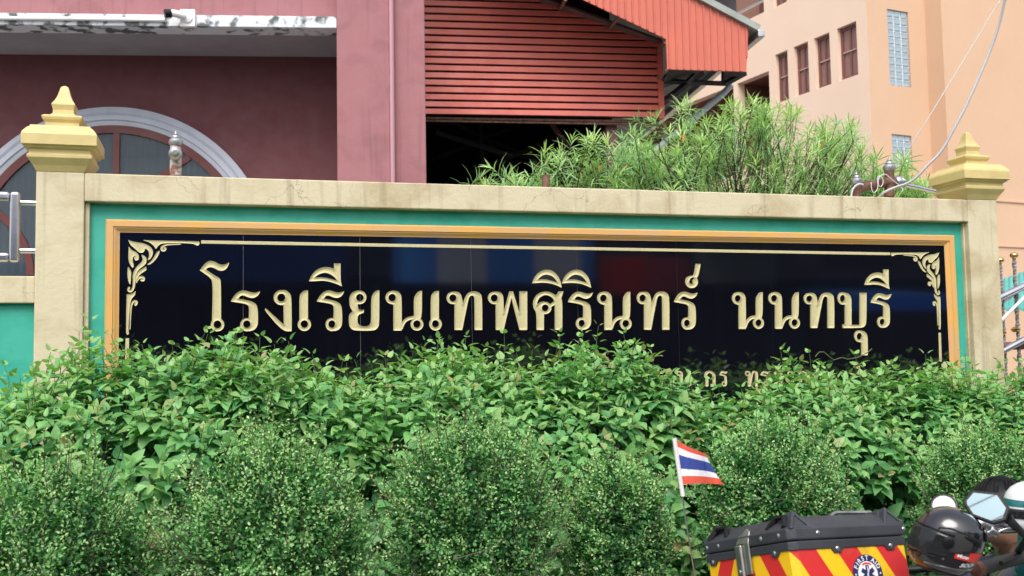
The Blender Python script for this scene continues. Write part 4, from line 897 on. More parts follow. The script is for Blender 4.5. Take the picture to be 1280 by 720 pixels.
for i, (x, w, h, lb) in enumerate(((-21.5, 14.02, 5.4, 'dark grey shophouse at the left across the road'), (-7.5, 14, 6.0, 'tallest dark shophouse opposite the sign'), (6.5, 14.02, 5.2, 'dark shophouse behind the striped market stall'), (20.5, 14.02, 5.6, 'dark shophouse beyond the orange stall across the road'))):
    t = thing('shophouse', (x, -16, 0), lb, 'building', 'shophouses across the road')
    MB().box(-w/2, w/2, -8, 0, 0, h).build('wall', M_shop, t); MB().box(-w/2, w/2, .001, 1.6, 3.3, 3.45).build('canopy', M_shop, t)
    MB().box(-w/2+.6, w/2-.6, .001, .04, .1, 3.0).build('shutter', M_shopd, t)
    for k in range(4):
        MB().box(-w/2+1.2+k*3.2, -w/2+3.2+k*3.2, .001, .05, 3.8, h-.5).build('window', M_shopd, t)

# ------------------------------------------------------------------ motorcycle with the striped first-aid case
yw, pt_, ln_ = R_(8.14), R_(-2.65), R_(14.1)
BF = Vector((math.cos(yw)*math.cos(pt_), math.sin(yw)*math.cos(pt_), math.sin(pt_))); L0 = Vector((-math.sin(yw), math.cos(yw), 0)); U0 = BF.cross(L0)
BL = L0*math.cos(ln_)-U0*math.sin(ln_); BU = U0*math.cos(ln_)+L0*math.sin(ln_)
BO = Vector((2.3612, -2.8967, 1.0806)); CW, CL = .42, .407
mid = BO+BL*CW/2; ZR = (mid.z-.012)/BU.z; P0 = mid-BU*ZR
bike = bpy.data.objects.new('motorcycle', None); COL.objects.link(bike); bm_ = Matrix((BF, BL, BU)).transposed().to_4x4(); bm_.translation = P0; bike.matrix_world = bm_
tag(bike, 'black touring motorcycle leaning on its stand with a red and yellow striped case', 'motorcycle')
def ba(px, py, yl):
    d = ray(px, py); k = (yl-(CAM-P0).dot(BL))/d.dot(BL); p = CAM+d*k-P0; return Vector((p.dot(BF), yl, p.dot(BU)))
def bw(v): return P0+BF*v[0]+BL*v[1]+BU*v[2]
def octo(x0, x1, w, c, z): return [(x0+c, -w, z), (x1-c, -w, z), (x1, -w+c, z), (x1, w-c, z), (x1-c, w, z), (x0+c, w, z), (x0, w-c, z), (x0, -w+c, z)]
hw_ = CW/2
# shell with printed hazard stripes (u runs round the case; the rear face mirrors about its middle)
M_str = bpy.data.materials.new('hazard_stripe_sticker'); M_str.use_nodes = True; t_ = M_str.node_tree; b_ = t_.nodes['Principled BSDF']
uv = t_.nodes.new('ShaderNodeAttribute'); uv.attribute_name = 'stripe'
fr = t_.nodes.new('ShaderNodeMath'); fr.operation = 'FRACT'; t_.links.new(uv.outputs['Fac'], fr.inputs[0])
gt_ = t_.nodes.new('ShaderNodeMath'); gt_.operation = 'LESS_THAN'; gt_.inputs[1].default_value = .54; t_.links.new(fr.outputs[0], gt_.inputs[0])
mx_ = t_.nodes.new('ShaderNodeMix'); mx_.data_type = 'RGBA'; mx_.inputs[6].default_value = (.80, .48, .012, 1); mx_.inputs[7].default_value = (.56, .025, .025, 1); t_.links.new(gt_.outputs[0], mx_.inputs[0])
nz_ = t_.nodes.new('ShaderNodeTexNoise'); nz_.inputs['Scale'].default_value = 16; nz_.inputs['Detail'].default_value = 8; tc2 = t_.nodes.new('ShaderNodeTexCoord'); t_.links.new(tc2.outputs['Object'], nz_.inputs['Vector'])
mr_ = t_.nodes.new('ShaderNodeMapRange'); mr_.inputs[1].default_value = .62; mr_.inputs[2].default_value = .75; mr_.inputs[4].default_value = .35; t_.links.new(nz_.outputs['Fac'], mr_.inputs[0])
mx2 = t_.nodes.new('ShaderNodeMix'); mx2.data_type = 'RGBA'; mx2.inputs[7].default_value = (.22, .14, .07, 1); t_.links.new(mr_.outputs[0], mx2.inputs[0]); t_.links.new(mx_.outputs[2], mx2.inputs[6])
t_.links.new(mx2.outputs[2], b_.inputs['Base Color']); b_.inputs['Roughness'].default_value = .38
CH = .018
bb = MB(); SV_, ST_ = [], []
zt_c, zb_c = ZR+.004, ZR-.30
def stripe_v(u, z): return (u-.62*(ZR-z))/.143
def face(pts, us):
    o_ = len(bb.v); bb.v += pts; bb.f.append(tuple(range(o_, o_+len(pts)))); ST_.extend(stripe_v(u, p[2]) for u, p in zip(us, pts))
for sy in (-1, 1):
    y = sy*hw_
    face([(CH, y, zb_c), (CL-CH, y, zb_c), (CL-CH, y, zt_c), (CH, y, zt_c)], [CH, CL-CH, CL-CH, CH])
    face([(CL-CH, y, zb_c), (CL, y-sy*CH, zb_c), (CL, y-sy*CH, zt_c), (CL-CH, y, zt_c)], [CL-CH, CL, CL, CL-CH])
    face([(0, y-sy*CH, zb_c), (CH, y, zb_c), (CH, y, zt_c), (0, y-sy*CH, zt_c)], [-.0, CH, CH, -.0])
    face([(0, 0, zb_c), (0, y-sy*CH, zb_c), (0, y-sy*CH, zt_c), (0, 0, zt_c)], [-hw_, 0, 0, -hw_])
face([(CL, -hw_+CH, zb_c), (CL, hw_-CH, zb_c), (CL, hw_-CH, zt_c), (CL, -hw_+CH, zt_c)], [0, .3, .3, 0])
face(octo(0, CL, hw_, CH, zb_c), [0]*8); face(octo(0, CL, hw_, CH, zt_c), [0]*8)
case = bb.build('top_case', M_str, bike); a_ = case.data.attributes.new('stripe', 'FLOAT', 'POINT'); a_.data.foreach_set('value', ST_)
case['label'] = 'red and yellow striped first-aid case with black lid'
def ring_o(e, z, c=CH): return octo(-e, CL+e, hw_+e, c, z)
rim_ = MB().loft([ring_o(.004, ZR), ring_o(.005, ZR+.022), ring_o(.0005, ZR+.024)]).build('rim', M_case, case, bevel=.002)
lid = MB().loft([ring_o(.0035, ZR+.026), ring_o(.006, ZR+.030), ring_o(.006, ZR+.056), ring_o(-.002, ZR+.062), ring_o(-.045, ZR+.092, .03), ring_o(-.06, ZR+.094, .03), ring_o(-.062, ZR+.088, .03)]).build('lid', M_case, case, bevel=.002)
MB().box(.05, CL-.02, -hw_-.0065, -hw_-.0045, ZR+.0165, ZR+.0195).build('seam_line', M_alu, case) if False else None
tabs = [(.10, -1), (.30, -1), (.02, 9), (.36, 9)]
riv = None
def rivet(c, ax):
    global riv
    mt = Matrix.Rotation(R_(90), 4, 'X') if ax == 'y' else Matrix.Rotation(R_(-90), 4, 'Y')
    mt.translation = c
    if riv is None: riv = MB().lathe([(.0062, 0), (.0062, .0015), (.0045, .003), (.002, .0032)], n=10).build('rivet', M_alu, case, smooth=40); riv.matrix_local = mt
    else: copyobj(riv, case, mtx=mt)
def tab(c0, ax):
    P = [(-.022, .0), (-.012, -.013), (.012, -.013), (.022, 0)]
    if ax == 'y': MB().prism([(c0+a, ZR+.001+b) for a, b in P], -hw_-.0045, -hw_-.0005).build('rim_tab', M_case, case)
    else: MB().prism([(c0+a, ZR+.001+b) for a, b in P], -.0045, -.0005, lambda a, b, d: (d, a, b)).build('rim_tab', M_case, case)
for px, py in ((1045, 681.7), (1111, 678)): v = ba(px, py, -hw_); tab(v.x, 'y'); rivet((v.x, -hw_-.0045, ZR-.001), 'y')
for px, py in ((1020, 663), (1127, 659)): v = ba(px, py, -hw_); rivet((v.x, -hw_-.006, ZR+.043), 'y')
for yy in (.165, -.135): tab(yy, 'x'); rivet((-.0045, yy, ZR-.001), 'x')
for yy in (.185, .125, -.085, -.165): rivet((-.006, yy, ZR+.043), 'x')
# latch on the rear face
MB().box(-.020, -.0055, -.002, .028, ZR-.16, ZR+.034).build('latch', M_scratch, case, bevel=.004)
MB().box(-.012, -.0045, -.03, -.0035, ZR-.05, ZR+.04).build('latch', M_scratch, case, bevel=.003)
MB().prism([(-.03, ZR+.036), (.03, ZR+.036), (.022, ZR+.058), (-.012, ZR+.078), (-.028, ZR+.070)], -.012, -.007, lambda a, b, d: (d+(b-ZR-.036)*.35, a, b)).build('latch_hook', M_scratch, case, bevel=.002)
rivet((-.021, .012, ZR-.04), 'x')
# triangular corner guards, tie loops and carry handle
for sx, sy in ((.004, -1), (.004, 1), (CL-.004, -1), (CL-.004, 1)):
    tx = 1 if sx < .2 else -1; c0 = Vector((sx, sy*(hw_+.004), ZR+.058))
    tri = [c0+Vector((tx*-.004, 0, 0)), c0+Vector((tx*.075, -sy*.0, 0)), c0+Vector((tx*.034, -sy*.03, .052))]
    cen = (tri[0]+tri[1]+tri[2])/3; off = Vector((0, -sy*.030, -.006)); inn = [cen+(p-cen)*.62 for p in tri]
    b = MB(); b.v = [tuple(p) for p in tri]+[tuple(p+off) for p in tri]+[tuple(p) for p in inn]+[tuple(p+Vector((0, -sy*.006, -.004))) for p in inn]
    b.f = [(3, 4, 5)]+[(i, (i+1) % 3, (i+1) % 3+3, i+3) for i in range(3)]+[(i, (i+1) % 3, (i+1) % 3+6, i+6) for i in range(3)]+[(i+6, (i+1) % 3+6, (i+1) % 3+9, i+9) for i in range(3)]+[(9, 10, 11)]
    b.build('corner_guard', M_case, case, bevel=.0025)
    MB().tube([Vector((sx+tx*.0, sy*(hw_-.028), ZR+.062)), Vector((sx+tx*.020, sy*(hw_-.045), ZR+.092)), Vector((sx+tx*.026, sy*(hw_-.090), ZR+.094)), Vector((sx+tx*.006, sy*(hw_-.112), ZR+.063))], .0085, 6).build('tie_loop', M_black, case, smooth=50)
h0, h1, h2, h3 = ba(1036, 650, -.13), ba(1042, 641, -.12), ba(1090, 640.5, -.12), ba(1096, 649, -.13)
for h in (h0, h3): h.z = ZR+.085
MB().tube([h0, h0+(h1-h0)*.7, h1+(h2-h1)*.05, h2+(h1-h2)*.05, h3+(h2-h3)*.7, h3], .0055, 8).build('handle', M_scratch, case, smooth=60)
MB().prism([(CL-.075, ZR+.062), (CL-.06, ZR+.066), (CL-.045, ZR+.098), (CL-.06, ZR+.1)], -hw_+.03, hw_-.03).build('lid_ridge', M_case, case, bevel=.003)
# round first-aid badge on the right face
ec = ba(1085, 717.5, -hw_); ER = .0525
def disc(r0, r1, lv, name, m_, par, a0=0, a1=2*math.pi, n=48):
    b = MB(); ys = -hw_-.0004*lv
    for i in range(n+1):
        a = a0+(a1-a0)*i/n; b.v += [(ec.x+r0*math.cos(a), ys, ec.z+r0*math.sin(a)), (ec.x+r1*math.cos(a), ys, ec.z+r1*math.sin(a))]
        if i: b.f.append((2*i-2, 2*i-1, 2*i+1, 2*i))
    return b
def badge(b, nm, m_): return b.build(nm, m_, case)
badge(disc(.0001, ER, 1, '', 0, 0), 'emblem', M_navy); badge(disc(.0001, ER*.655, 2, '', 0, 0), 'emblem', M_wprint)
badge(disc(ER*.50, ER*.60, 3, '', 0, 0, R_(58), R_(122)), 'emblem', M_rprint)
sb_ = MB()
for k in range(3):
    a = R_(90+60*k); d = Vector((math.cos(a), math.sin(a))); n_ = Vector((-d.y, d.x)); R0 = ER*.46; w0 = ER*.12; ys = -hw_-.0004*(4+.3*k)
    P = [d*R0+n_*w0, -d*R0+n_*w0, -d*R0-n_*w0, d*R0-n_*w0]; sb_.add([(ec.x+p.x, ys, ec.z+p.y) for p in P], [(0, 1, 2, 3)])
badge(sb_, 'emblem', M_navy)
sn = MB(); ys = -hw_-.0004*6
sn.add([(ec.x+a*ER, ys, ec.z+b*ER) for a, b in ((-.02, -.4), (.02, -.4), (.02, .4), (-.02, .4))], [(0, 1, 2, 3)])
for i in range(24):
    f = i/24; g = (i+1)/24; sx = lambda q: .085*math.sin(q*9.5)*(1-.3*q)
    sn.add([(ec.x+(sx(f)-.022)*ER, ys-.0002, ec.z+(-.36+.66*f)*ER), (ec.x+(sx(f)+.022)*ER, ys-.0002, ec.z+(-.36+.66*f)*ER), (ec.x+(sx(g)+.022)*ER, ys-.0002, ec.z+(-.36+.66*g)*ER), (ec.x+(sx(g)-.022)*ER, ys-.0002, ec.z+(-.36+.66*g)*ER)], [(0, 1, 2, 3)])
badge(sn, 'emblem', M_wprint)
def text_mesh(body, size, shear=0, extr=0, bold=0):
    c = bpy.data.curves.new('txt', 'FONT'); c.body = body; c.size = size; c.shear = shear; c.extrude = extr; c.offset = bold; c.align_x = 'CENTER'; c.resolution_u = 3
    o = bpy.data.objects.new('txt', c); COL.objects.link(o); bpy.context.view_layer.update()
    me = bpy.data.meshes.new_from_object(o.evaluated_get(bpy.context.evaluated_depsgraph_get())); V = [v.co.copy() for v in me.vertices]; Fc = [tuple(p.vertices) for p in me.polygons]
    bpy.data.objects.remove(o); bpy.data.curves.remove(c); bpy.data.meshes.remove(me); return V, Fc
tx = MB(); word = 'FIRST AID \u2022 AED \u2022 CPR \u2022 '
wd = {' ': .55, 'I': .5, '\u2022': .6}; tot = sum(wd.get(c, 1) for c in word); a = 90+360*(sum(wd.get(c, 1) for c in 'FIRST AID')/2)/tot
for c in word:
    w = wd.get(c, 1)*360/tot; am = R_(a-w/2); a -= w
    if c == ' ': continue
    V, Fc = text_mesh(c, ER*.34, bold=.00035); ct, sn_ = math.cos(am-math.pi/2), math.sin(am-math.pi/2)
    cx_, cz_ = ec.x+ER*.715*math.cos(am), ec.z+ER*.715*math.sin(am)
    tx.add([(cx_+v.x*ct-v.y*sn_, -hw_-.0018, cz_+v.x*sn_+v.y*ct) for v in V], Fc)
tx.build('emblem', M_wprint, case)
# rest of the motorcycle
def bsec(x, z, w, h, n=12, p=2.6): return [(x, w*abs(math.cos(a))**(2/p)*math.copysign(1, math.cos(a)), z+h*abs(math.sin(a))**(2/p)*math.copysign(1, math.sin(a))) for a in (2*math.pi*k/n for k in range(n))]
zs = ba(1185, 716, -.05).z
MB().loft([bsec(CL+.02, zs-.055, .12, .05), bsec(CL+.05, zs-.05, .15, .055), bsec(CL+.3, zs-.06, .16, .055), bsec(CL+.5, zs-.09, .14, .055), bsec(CL+.62, zs-.09, .10, .05)]).build('seat', M_rubber, bike, smooth=50)
MB().box(-.03, CL, -.13, .13, zb_c-.03, zb_c-.002).build('rear_rack', M_black, bike, bevel=.006)
MB().box(-.03, CL+.25, -.09, -.06, zb_c-.14, zb_c-.031).box(-.03, CL+.25, .06, .09, zb_c-.14, zb_c-.031).build('subframe', M_black, bike)
MB().loft([bsec(CL+.55, zs-.12, .10, .10), bsec(CL+.70, zs-.06, .17, .15), bsec(CL+.92, zs-.04, .19, .16), bsec(CL+1.05, zs-.06, .12, .12)]).build('tank', M_gloss, bike, smooth=50)
MB().loft([bsec(CL+.2, .52, .14, .16), bsec(CL+.55, .50, .19, .24), bsec(CL+.9, .52, .17, .22)]).build('engine', M_scratch, bike, smooth=30)
MB().loft([bsec(CL+1.02, zs-.12, .16, .10), bsec(CL+1.2, zs-.16, .13, .15), bsec(CL+1.36, zs-.22, .05, .10)]).build('fairing', M_gloss, bike, smooth=50)
for xw in (.38, 1.83):
    mt = Matrix.Rotation(R_(90), 3, 'X'); w = MB().lathe([(.21, -.06), (.27, -.066), (.305, -.045), (.318, 0), (.305, .045), (.27, .066), (.21, .06)], (xw, 0, .318), 36, mtx=mt).build('wheel', M_rubber, bike, smooth=40)
    rm = MB().lathe([(.205, -.045), (.212, -.04), (.212, .04), (.205, .045)], (xw, 0, .318), 36, mtx=mt)
    for k in range(10): a = 2*math.pi*k/10; rm.tube([(xw+.03*math.cos(a), 0, .318+.03*math.sin(a)), (xw+.205*math.cos(a), 0, .318+.205*math.sin(a))], .009, 6)
    rm.build('rim', M_alu, w, smooth=40)
for sy in (-.1, .1): MB().tube([(1.83, sy, .318), (1.52, sy, zs+.04)], [.026, .03], 10).build('fork', M_alu, bike, smooth=40)
MB().tube([(.38, -.12, .318), (CL+.5, -.13, .46)], .03, 8).build('swing_arm', M_black, bike)
g0, g1 = ba(1224, 711, -.33), ba(1274, 697, -.31)
MB().tube([g1, g1+Vector((.08, .10, .0)), (1.46, 0, g1.z+.0), g1*1+Vector((.08, .52, .0)), Vector((g1.x, .31, g1.z))], .012, 10).build('handlebar', M_black, bike, smooth=50)
for sg in (1, -1):
    a, b = g0.copy(), g1.copy(); a.y *= sg; b.y *= sg
    n = 15; gr = MB().tube([a.lerp(b, i/n) for i in range(n+1)], [.0195 if i % 2 else .0175 for i in range(n+1)], 14).build('grip', M_rubber, bike, smooth=30)
    MB().lathe([(.021, -.012), (.021, .010), (.012, .014)], (0, 0, 0), 14, mtx=((a-b).to_track_quat('Z', 'Y').to_matrix())).build('bar_end', M_rust, gr, smooth=40).location = a+(a-b).normalized()*.008
    MB().tube([b+Vector((.035, 0, .012)), b.lerp(a, .5)+Vector((.05, -.01*sg, .014)), b.lerp(a, .95)+Vector((.045, -.03*sg, .01))], .006, 6).build('lever', M_black, bike, smooth=50)
# octagonal mirror
mc = dep(1233.5, 632.5, 2.72); 
mpx = [(1208.5, 626.5), (1217, 616.5), (1246, 619.5), (1257.5, 635.5), (1253, 648), (1240, 651.5), (1217, 643), (1209, 631)]
nrm = ((CAM-mc).normalized()*1.0+Vector((-.30, -.35, .80)).normalized()*.42).normalized()
def onm(px, py): d = ray(px, py); k = (mc-CAM).dot(nrm)/d.dot(nrm); return CAM+d*k
MP = [onm(*p) for p in mpx]; cenm = sum(MP, Vector())/len(MP)
inv = bike.matrix_world.inverted(); tl_ = lambda p: tuple(inv@p)
out = [cenm+(p-cenm)*1.13+(p-cenm).normalized()*.004 for p in MP]
mir_ = MB().loft([[tl_(p+nrm*.003) for p in out], [tl_(p-nrm*.010) for p in out], [tl_(cenm+(p-cenm)*.55-nrm*.045) for p in out]]).build('mirror', M_black, bike, bevel=.003)
MB().prism([(0, 0)]*0+[(0, 0), (1, 0), (1, 1)], 0, 1) if False else None
gb = MB(); gb.v = [tl_(p+nrm*.0045) for p in MP]+[tl_(p+nrm*.0005) for p in MP]; k_ = len(MP); gb.f = [tuple(range(k_))]+[(i, (i+1) % k_, (i+1) % k_+k_, i+k_) for i in range(k_)]
gb.build('mirror_glass', M_mirror, mir_)
e1_, e2_ = onm(1259, 645)-nrm*.02, dep(1284, 672, 2.78)
MB().tube([tl_(e1_), tl_((e1_+e2_)/2), tl_(e2_), tl_(bw(g1)+Vector((0, 0, .02)))], [.013, .010, .009, .010], 8).build('mirror_stem', M_black, bike, smooth=50)

# ------------------------------------------------------------------ small flag on a whip pole at the back of the motorcycle
f0, f1, f2 = dep(871.5, 738, 3.02), dep(855.5, 640, 3.02), dep(843, 548.5, 3.02); f00 = f0+(f0-f1)*.72
fg = thing('flag', f00, 'small frayed red, white and blue striped flag on a thin pole beside the striped case', 'flag')
MB().tube([f00-f00, f0-f00, f1-f00, dep(852.5, 616, 3.02)-f00], .0025, 8).build('pole', M_alu, fg, smooth=60)
MB().tube([dep(853.5, 620, 3.02)-f00, dep(847.5, 580, 3.02)-f00, f2-f00], .0065, 10).build('sleeve', M_white, fg, smooth=60)
bands = [(0, .15, 0), (.15, .325, 1), (.325, .64, 2), (.64, .81, 1), (.81, 1, 0)]
fb_ = MB(); fi = []; NU = 22; r9 = random.Random(4)
def fpt(u, v):
    top = (843+v*5.2+u*0, 548.5+v*57.5)
    ex = 39+v**1.15*19; ey = 19*(1-v)**1.1+0*v+ (1-v)*2
    x = top[0]+u*ex; y = top[1]+u*ey+2.2*math.sin(u*5+v*2)*u*(1-v)-3*math.sin(u*3.1)*v*.6
    return dep(x, y, 3.02+.022*math.sin(u*7+v*2.2)*u)-f00
rows = []
for a, b, m_ in bands:
    n = 4
    for i in range(n): rows.append((a+(b-a)*i/n, a+(b-a)*(i+1)/n, m_))
for a, b, m_ in rows:
    ja = 1-r9.random()*.10
    for i in range(NU):
        u0_, u1_ = i/NU, (i+1)/NU
        if i == NU-1: u1_ = ja+.02*r9.random()
        if i == NU-2 and r9.random() < .2: pass
        fb_.add([fpt(u0_, a), fpt(u1_, a), fpt(min(u1_, u1_*1.0), b), fpt(u0_, b)], [(0, 1, 2, 3)]); fi.append(m_)
cl = fb_.build('cloth', mat('flag_red', (.72, .10, .06), .8), fg); cl.data.materials.append(mat('flag_white', (.78, .78, .80), .8)); cl.data.materials.append(mat('flag_blue', (.035, .065, .30), .8))
cl.data.polygons.foreach_set('material_index', fi)
so = cl.modifiers.new('cloth', 'SOLIDIFY'); so.thickness = .0012

# ------------------------------------------------------------------ helmets
def helmet(loc, fdir, scale, label, m_shell, name='helmet', tilt=0):
    t = thing(name, (0, 0, 0), label, 'helmet'); f = Vector((fdir.x, fdir.y, 0)).normalized(); l = Vector((-f.y, f.x, 0))
    mt = Matrix((f, l, Vector((0, 0, 1)))).transposed().to_4x4()@Matrix.Rotation(R_(tilt), 4, 'Y')@Matrix.Scale(scale, 4); mt.translation = loc; t.matrix_world = mt
    prof = [(-.125, .09, .060, .082), (-.118, .118, .082, .100), (-.09, .140, .098, .112), (-.05, .142, .118, .119), (-.01, .138, .130, .124), (.03, .131, .134, .124), (.065, .117, .125, .114), (.095, .092, .103, .094), (.115, .062, .072, .065), (.127, .028, .036, .03), (.130, .002, .003, .002)]
    zsA = np.array([p[0] for p in prof]); 
    def surf(az, z, off=0):
        lf, lb, w = (float(np.interp(z, zsA, [p[k] for p in prof])) for k in (1, 2, 3)); c, s_ = math.cos(az), math.sin(az); a = lf if c > 0 else lb
        e = 2/2.3; p = Vector((a*abs(c)**e*math.copysign(1, c), w*abs(s_)**e*math.copysign(1, s_), z)); 
        return p+Vector((c, s_*.9, max(0, (z-.02)*6))).normalized()*off
    # denser rings for a smooth shell
    zz_ = list(np.linspace(-.125, .09, 22))+[.10, .109, .117, .1225, .1265, .129, .130]
    MB().loft([[surf(2*math.pi*k/40, z) for k in range(40)] for z in zz_]).build('shell', m_shell, t, smooth=60)
    return t, surf
def patch(surf, f, nu, nv, off, name, m_, t, smooth=60, th=.0):
    b = MB()
    for i in range(nu+1):
        for j in range(nv+1):
            az, z = f(i/nu, j/nv); b.v.append(tuple(surf(az, z, off)))
    for i in range(nu):
        for j in range(nv): o_ = i*(nv+1)+j; b.f.append((o_, o_+nv+1, o_+nv+2, o_+1))
    o = b.build(name, m_, t, smooth=smooth)
    if th: s_ = o.modifiers.new('th', 'SOLIDIFY'); s_.thickness = th
    return o
fwh = Vector((FW.x, FW.y, 0)).normalized(); rth = Vector((RT.x, RT.y, 0)).normalized()
HS = .665; hd_ = 2.74
hl = dep(1185.5, 674, hd_)
he, sf = helmet(hl, -rth*.97+fwh*.20, HS, 'gloss black full-face helmet with smoked visor and red sticker on the motorcycle seat', M_gloss, tilt=-13)
patch(sf, lambda u, v: (R_(-84+168*u), (-.062+.100*v)+.012*abs(2*u-1)**2*(1-2*v)-.010*(1-v)*0), 36, 8, .0045, 'visor', M_visor, he, th=.0022)
patch(sf, lambda u, v: (R_(-88+176*u), .040+.006*v+(-.010)*abs(2*u-1)**2), 36, 1, .0055, 'visor_trim', M_black, he, th=.003)
patch(sf, lambda u, v: (R_(-70+140*u), -.064-.004*v), 30, 1, .003, 'chin_vent', M_black, he, th=.003)
LFT_ = 1
for sg in (1, -1):
    c = sf(R_(82*sg), .005, .006); MB().lathe([(.021, -.006), (.021, .002), (.016, .005), (.006, .006)], c, 20, mtx=Matrix.Rotation(R_(-90*sg), 3, 'X')).build('visor_pivot', M_black, he, smooth=40)
    patch(sf, lambda u, v: (R_(sg*(100+35*u)), .035+.02*v-.03*u), 8, 3, .004, 'side_vent', M_black, he, th=.004)
for sg in (1, -1):
    pts = [(62, .048), (80, .056), (104, .046), (122, .020), (116, -.012), (98, -.030), (76, -.034), (60, -.022), (62, .048)]
    MB().tube([sf(R_(a*sg), z, .0025) for a, z in pts], .0028, 6).build('side_seam', M_black, he, smooth=50)
    patch(sf, lambda u, v: (sg*R_(66+50*u), -.026+.066*v-.012*u*(1-2*v)), 10, 6, .0016, 'side_plate', M_rubber, he)
    MB().tube([sf(R_(a*sg), z, .002) for a, z in ((50, -.098), (80, -.096), (110, -.094), (140, -.090), (165, -.088))], .0024, 6).build('lower_seam', M_alu, he, smooth=50)
MB().tube([sf(2*math.pi*k/40, -.123, .001) for k in range(41)], .0055, 6).build('neck_trim', M_rubber, he, smooth=50)
patch(sf, lambda u, v: (R_(148+64*u), .030+.045*v+.010*math.sin(math.pi*u)), 14, 4, .009, 'spoiler', M_gloss, he, th=.007)
MB().loft([[sf(R_(-12+24*k/5), .085+.0*k, .004+.010*math.sin(math.pi*i/6)*(1 if 0 < k < 5 else 0)) + Vector((-.018*i, 0, .006*math.sin(math.pi*i/6)+.005*i*(1-i/9))) for k in range(6)] for i in range(7)], False, False).build('top_vent', M_black, he, smooth=50)
# sticker on the visible cheek (the side towards the road)
sdv = 1 if (Vector((-he.matrix_world.col[0].y, he.matrix_world.col[0].x, 0))).dot(CAM-hl) > 0 else -1
pf = lambda u, v: (sdv*R_(92+68*u), -.052-.006*u+.030*v+.012*u*v-.006*(1-u)*v*0)
patch(sf, pf, 14, 3, .0012, 'sticker', M_rprint, he)
def decal(word, size, f, m_, shear=0, bold=0):
    V, Fc = text_mesh(word, size, shear=shear, bold=bold); b = MB(); b.add([tuple(sf(*f(v.x, v.y), .0022)) for v in V], Fc); b.build('sticker_lettering', m_, he)
decal('Moto', .020, lambda x, y: (sdv*(R_(106)+x/.118), -.046+y*1.0-x*.05), M_wprint, bold=.0006)
decal('SOOR', .026, lambda x, y: (sdv*(R_(124)+x/.105), -.078+y*.8+x*.12), M_wprint, shear=.35, bold=.0006)
c = sf(sdv*R_(80), -.066, .001); MB().lathe([(.004, 0), (.003, .002)], c, 10, mtx=Matrix.Rotation(R_(-90*sdv), 3, 'X')).build('snap', M_alu, he)
M_hw = mat('pearl_white_shell', (.72, .74, .76), .15, coat=.6)
h2_, sf2 = helmet(dep(1289, 632, 3.0), -rth*.95-fwh*.1, .55, 'white open helmet with a teal band at the right edge above the teal scooter', M_hw)
patch(sf2, lambda u, v: (2*math.pi*u, .005+.035*v), 40, 3, .0015, 'band', M_tealp, h2_)
patch(sf2, lambda u, v: (R_(-70+140*u), -.055+.05*v), 24, 4, .004, 'visor', M_visor, h2_, th=.002)
MB().tube([sf2(2*math.pi*k/40, -.123, .001) for k in range(41)], .0055, 6).build('neck_trim', M_rubber, h2_, smooth=50)

# ------------------------------------------------------------------ teal scooter behind the motorcycle
so_ = dep(1304, 700, 3.12); sct = thing('scooter', (so_.x, so_.y, 0), 'teal scooter with round white mirror mostly hidden behind the black helmet', 'scooter', rz=math.atan2(rth.y, rth.x))
sm_ = sct.matrix_basis.inverted() if False else (Matrix.Translation((so_.x, so_.y, 0))@Matrix.Rotation(math.atan2(rth.y, rth.x), 4, 'Z')).inverted()
def sl_(px, py, d=3.12): return sm_@dep(px, py, d)
z_ = sl_(1304, 700).z
MB().loft([bsec(-.03, z_-.5, .14, .10), bsec(-.035, z_-.2, .15, .14), bsec(-.02, z_+.02, .12, .085), bsec(.03, z_+.045, .10, .06), bsec(.10, z_-.1, .1, .1), bsec(.16, z_-.4, .08, .12)]).build('fairing', M_tealp, sct, smooth=50)
MB().loft([bsec(-1.0, z_-.36, .10, .10), bsec(-.75, z_-.32, .15, .12), bsec(-.35, z_-.42, .13, .1), bsec(-.12, z_-.6, .12, .08)]).build('body_shell', M_tealp, sct, smooth=50)
MB().loft([bsec(-.92, z_-.20, .10, .04), bsec(-.7, z_-.17, .13, .045), bsec(-.32, z_-.24, .11, .04)]).build('seat', M_rubber, sct, smooth=50)
MB().box(-.42, -.02, -.14, .14, .22, .30).build('footboard', M_black, sct, bevel=.02)
for xw in (-.85, .28):
    mt = Matrix.Rotation(R_(90), 3, 'X'); w = MB().lathe([(.14, -.05), (.2, -.055), (.225, 0), (.2, .055), (.14, .05)], (xw, 0, .225), 28, mtx=mt).build('wheel', M_rubber, sct, smooth=40)
    MB().lathe([(.02, -.04), (.138, -.035), (.138, .035), (.02, .04)], (xw, 0, .225), 24, mtx=mt).build('rim', M_alu, w, smooth=40)
MB().tube([(.28, 0, .225), (.12, 0, z_-.1)], .035, 8).build('fork', M_alu, sct, smooth=40)
MB().tube([sl_(1192, 657), sl_(1215, 655), sl_(1240, 663), sl_(1268, 662), sl_(1296, 655)], .011, 10).build('handlebar', M_chrome, sct, smooth=50)
for pts, r, m_ in (([(1214, 657), (1226, 654), (1236, 660)], [.018, .024, .016], M_alu), ([(1230, 668), (1238, 662), (1246, 668)], [.014, .018, .012], M_alu), ([(1240, 657), (1254, 652), (1272, 655)], [.012, .016, .01], M_chrome), ([(1238, 669), (1254, 662), (1270, 657), (1284, 660)], .006, M_alu), ([(1212, 664), (1222, 671), (1232, 672)], [.012, .016, .010], M_black)):
    MB().tube([sl_(x, y, 2.98) for x, y in pts], r, 10).build('brake_fitting', m_, sct, smooth=50)
mc2 = sl_(1180, 633, 3.1); nd = (sm_.to_3x3()@(CAM-dep(1180, 633, 3.1))).normalized(); nd = (nd+Vector((0, 0, .35))).normalized(); qm = nd.to_track_quat('Z', 'Y').to_matrix()
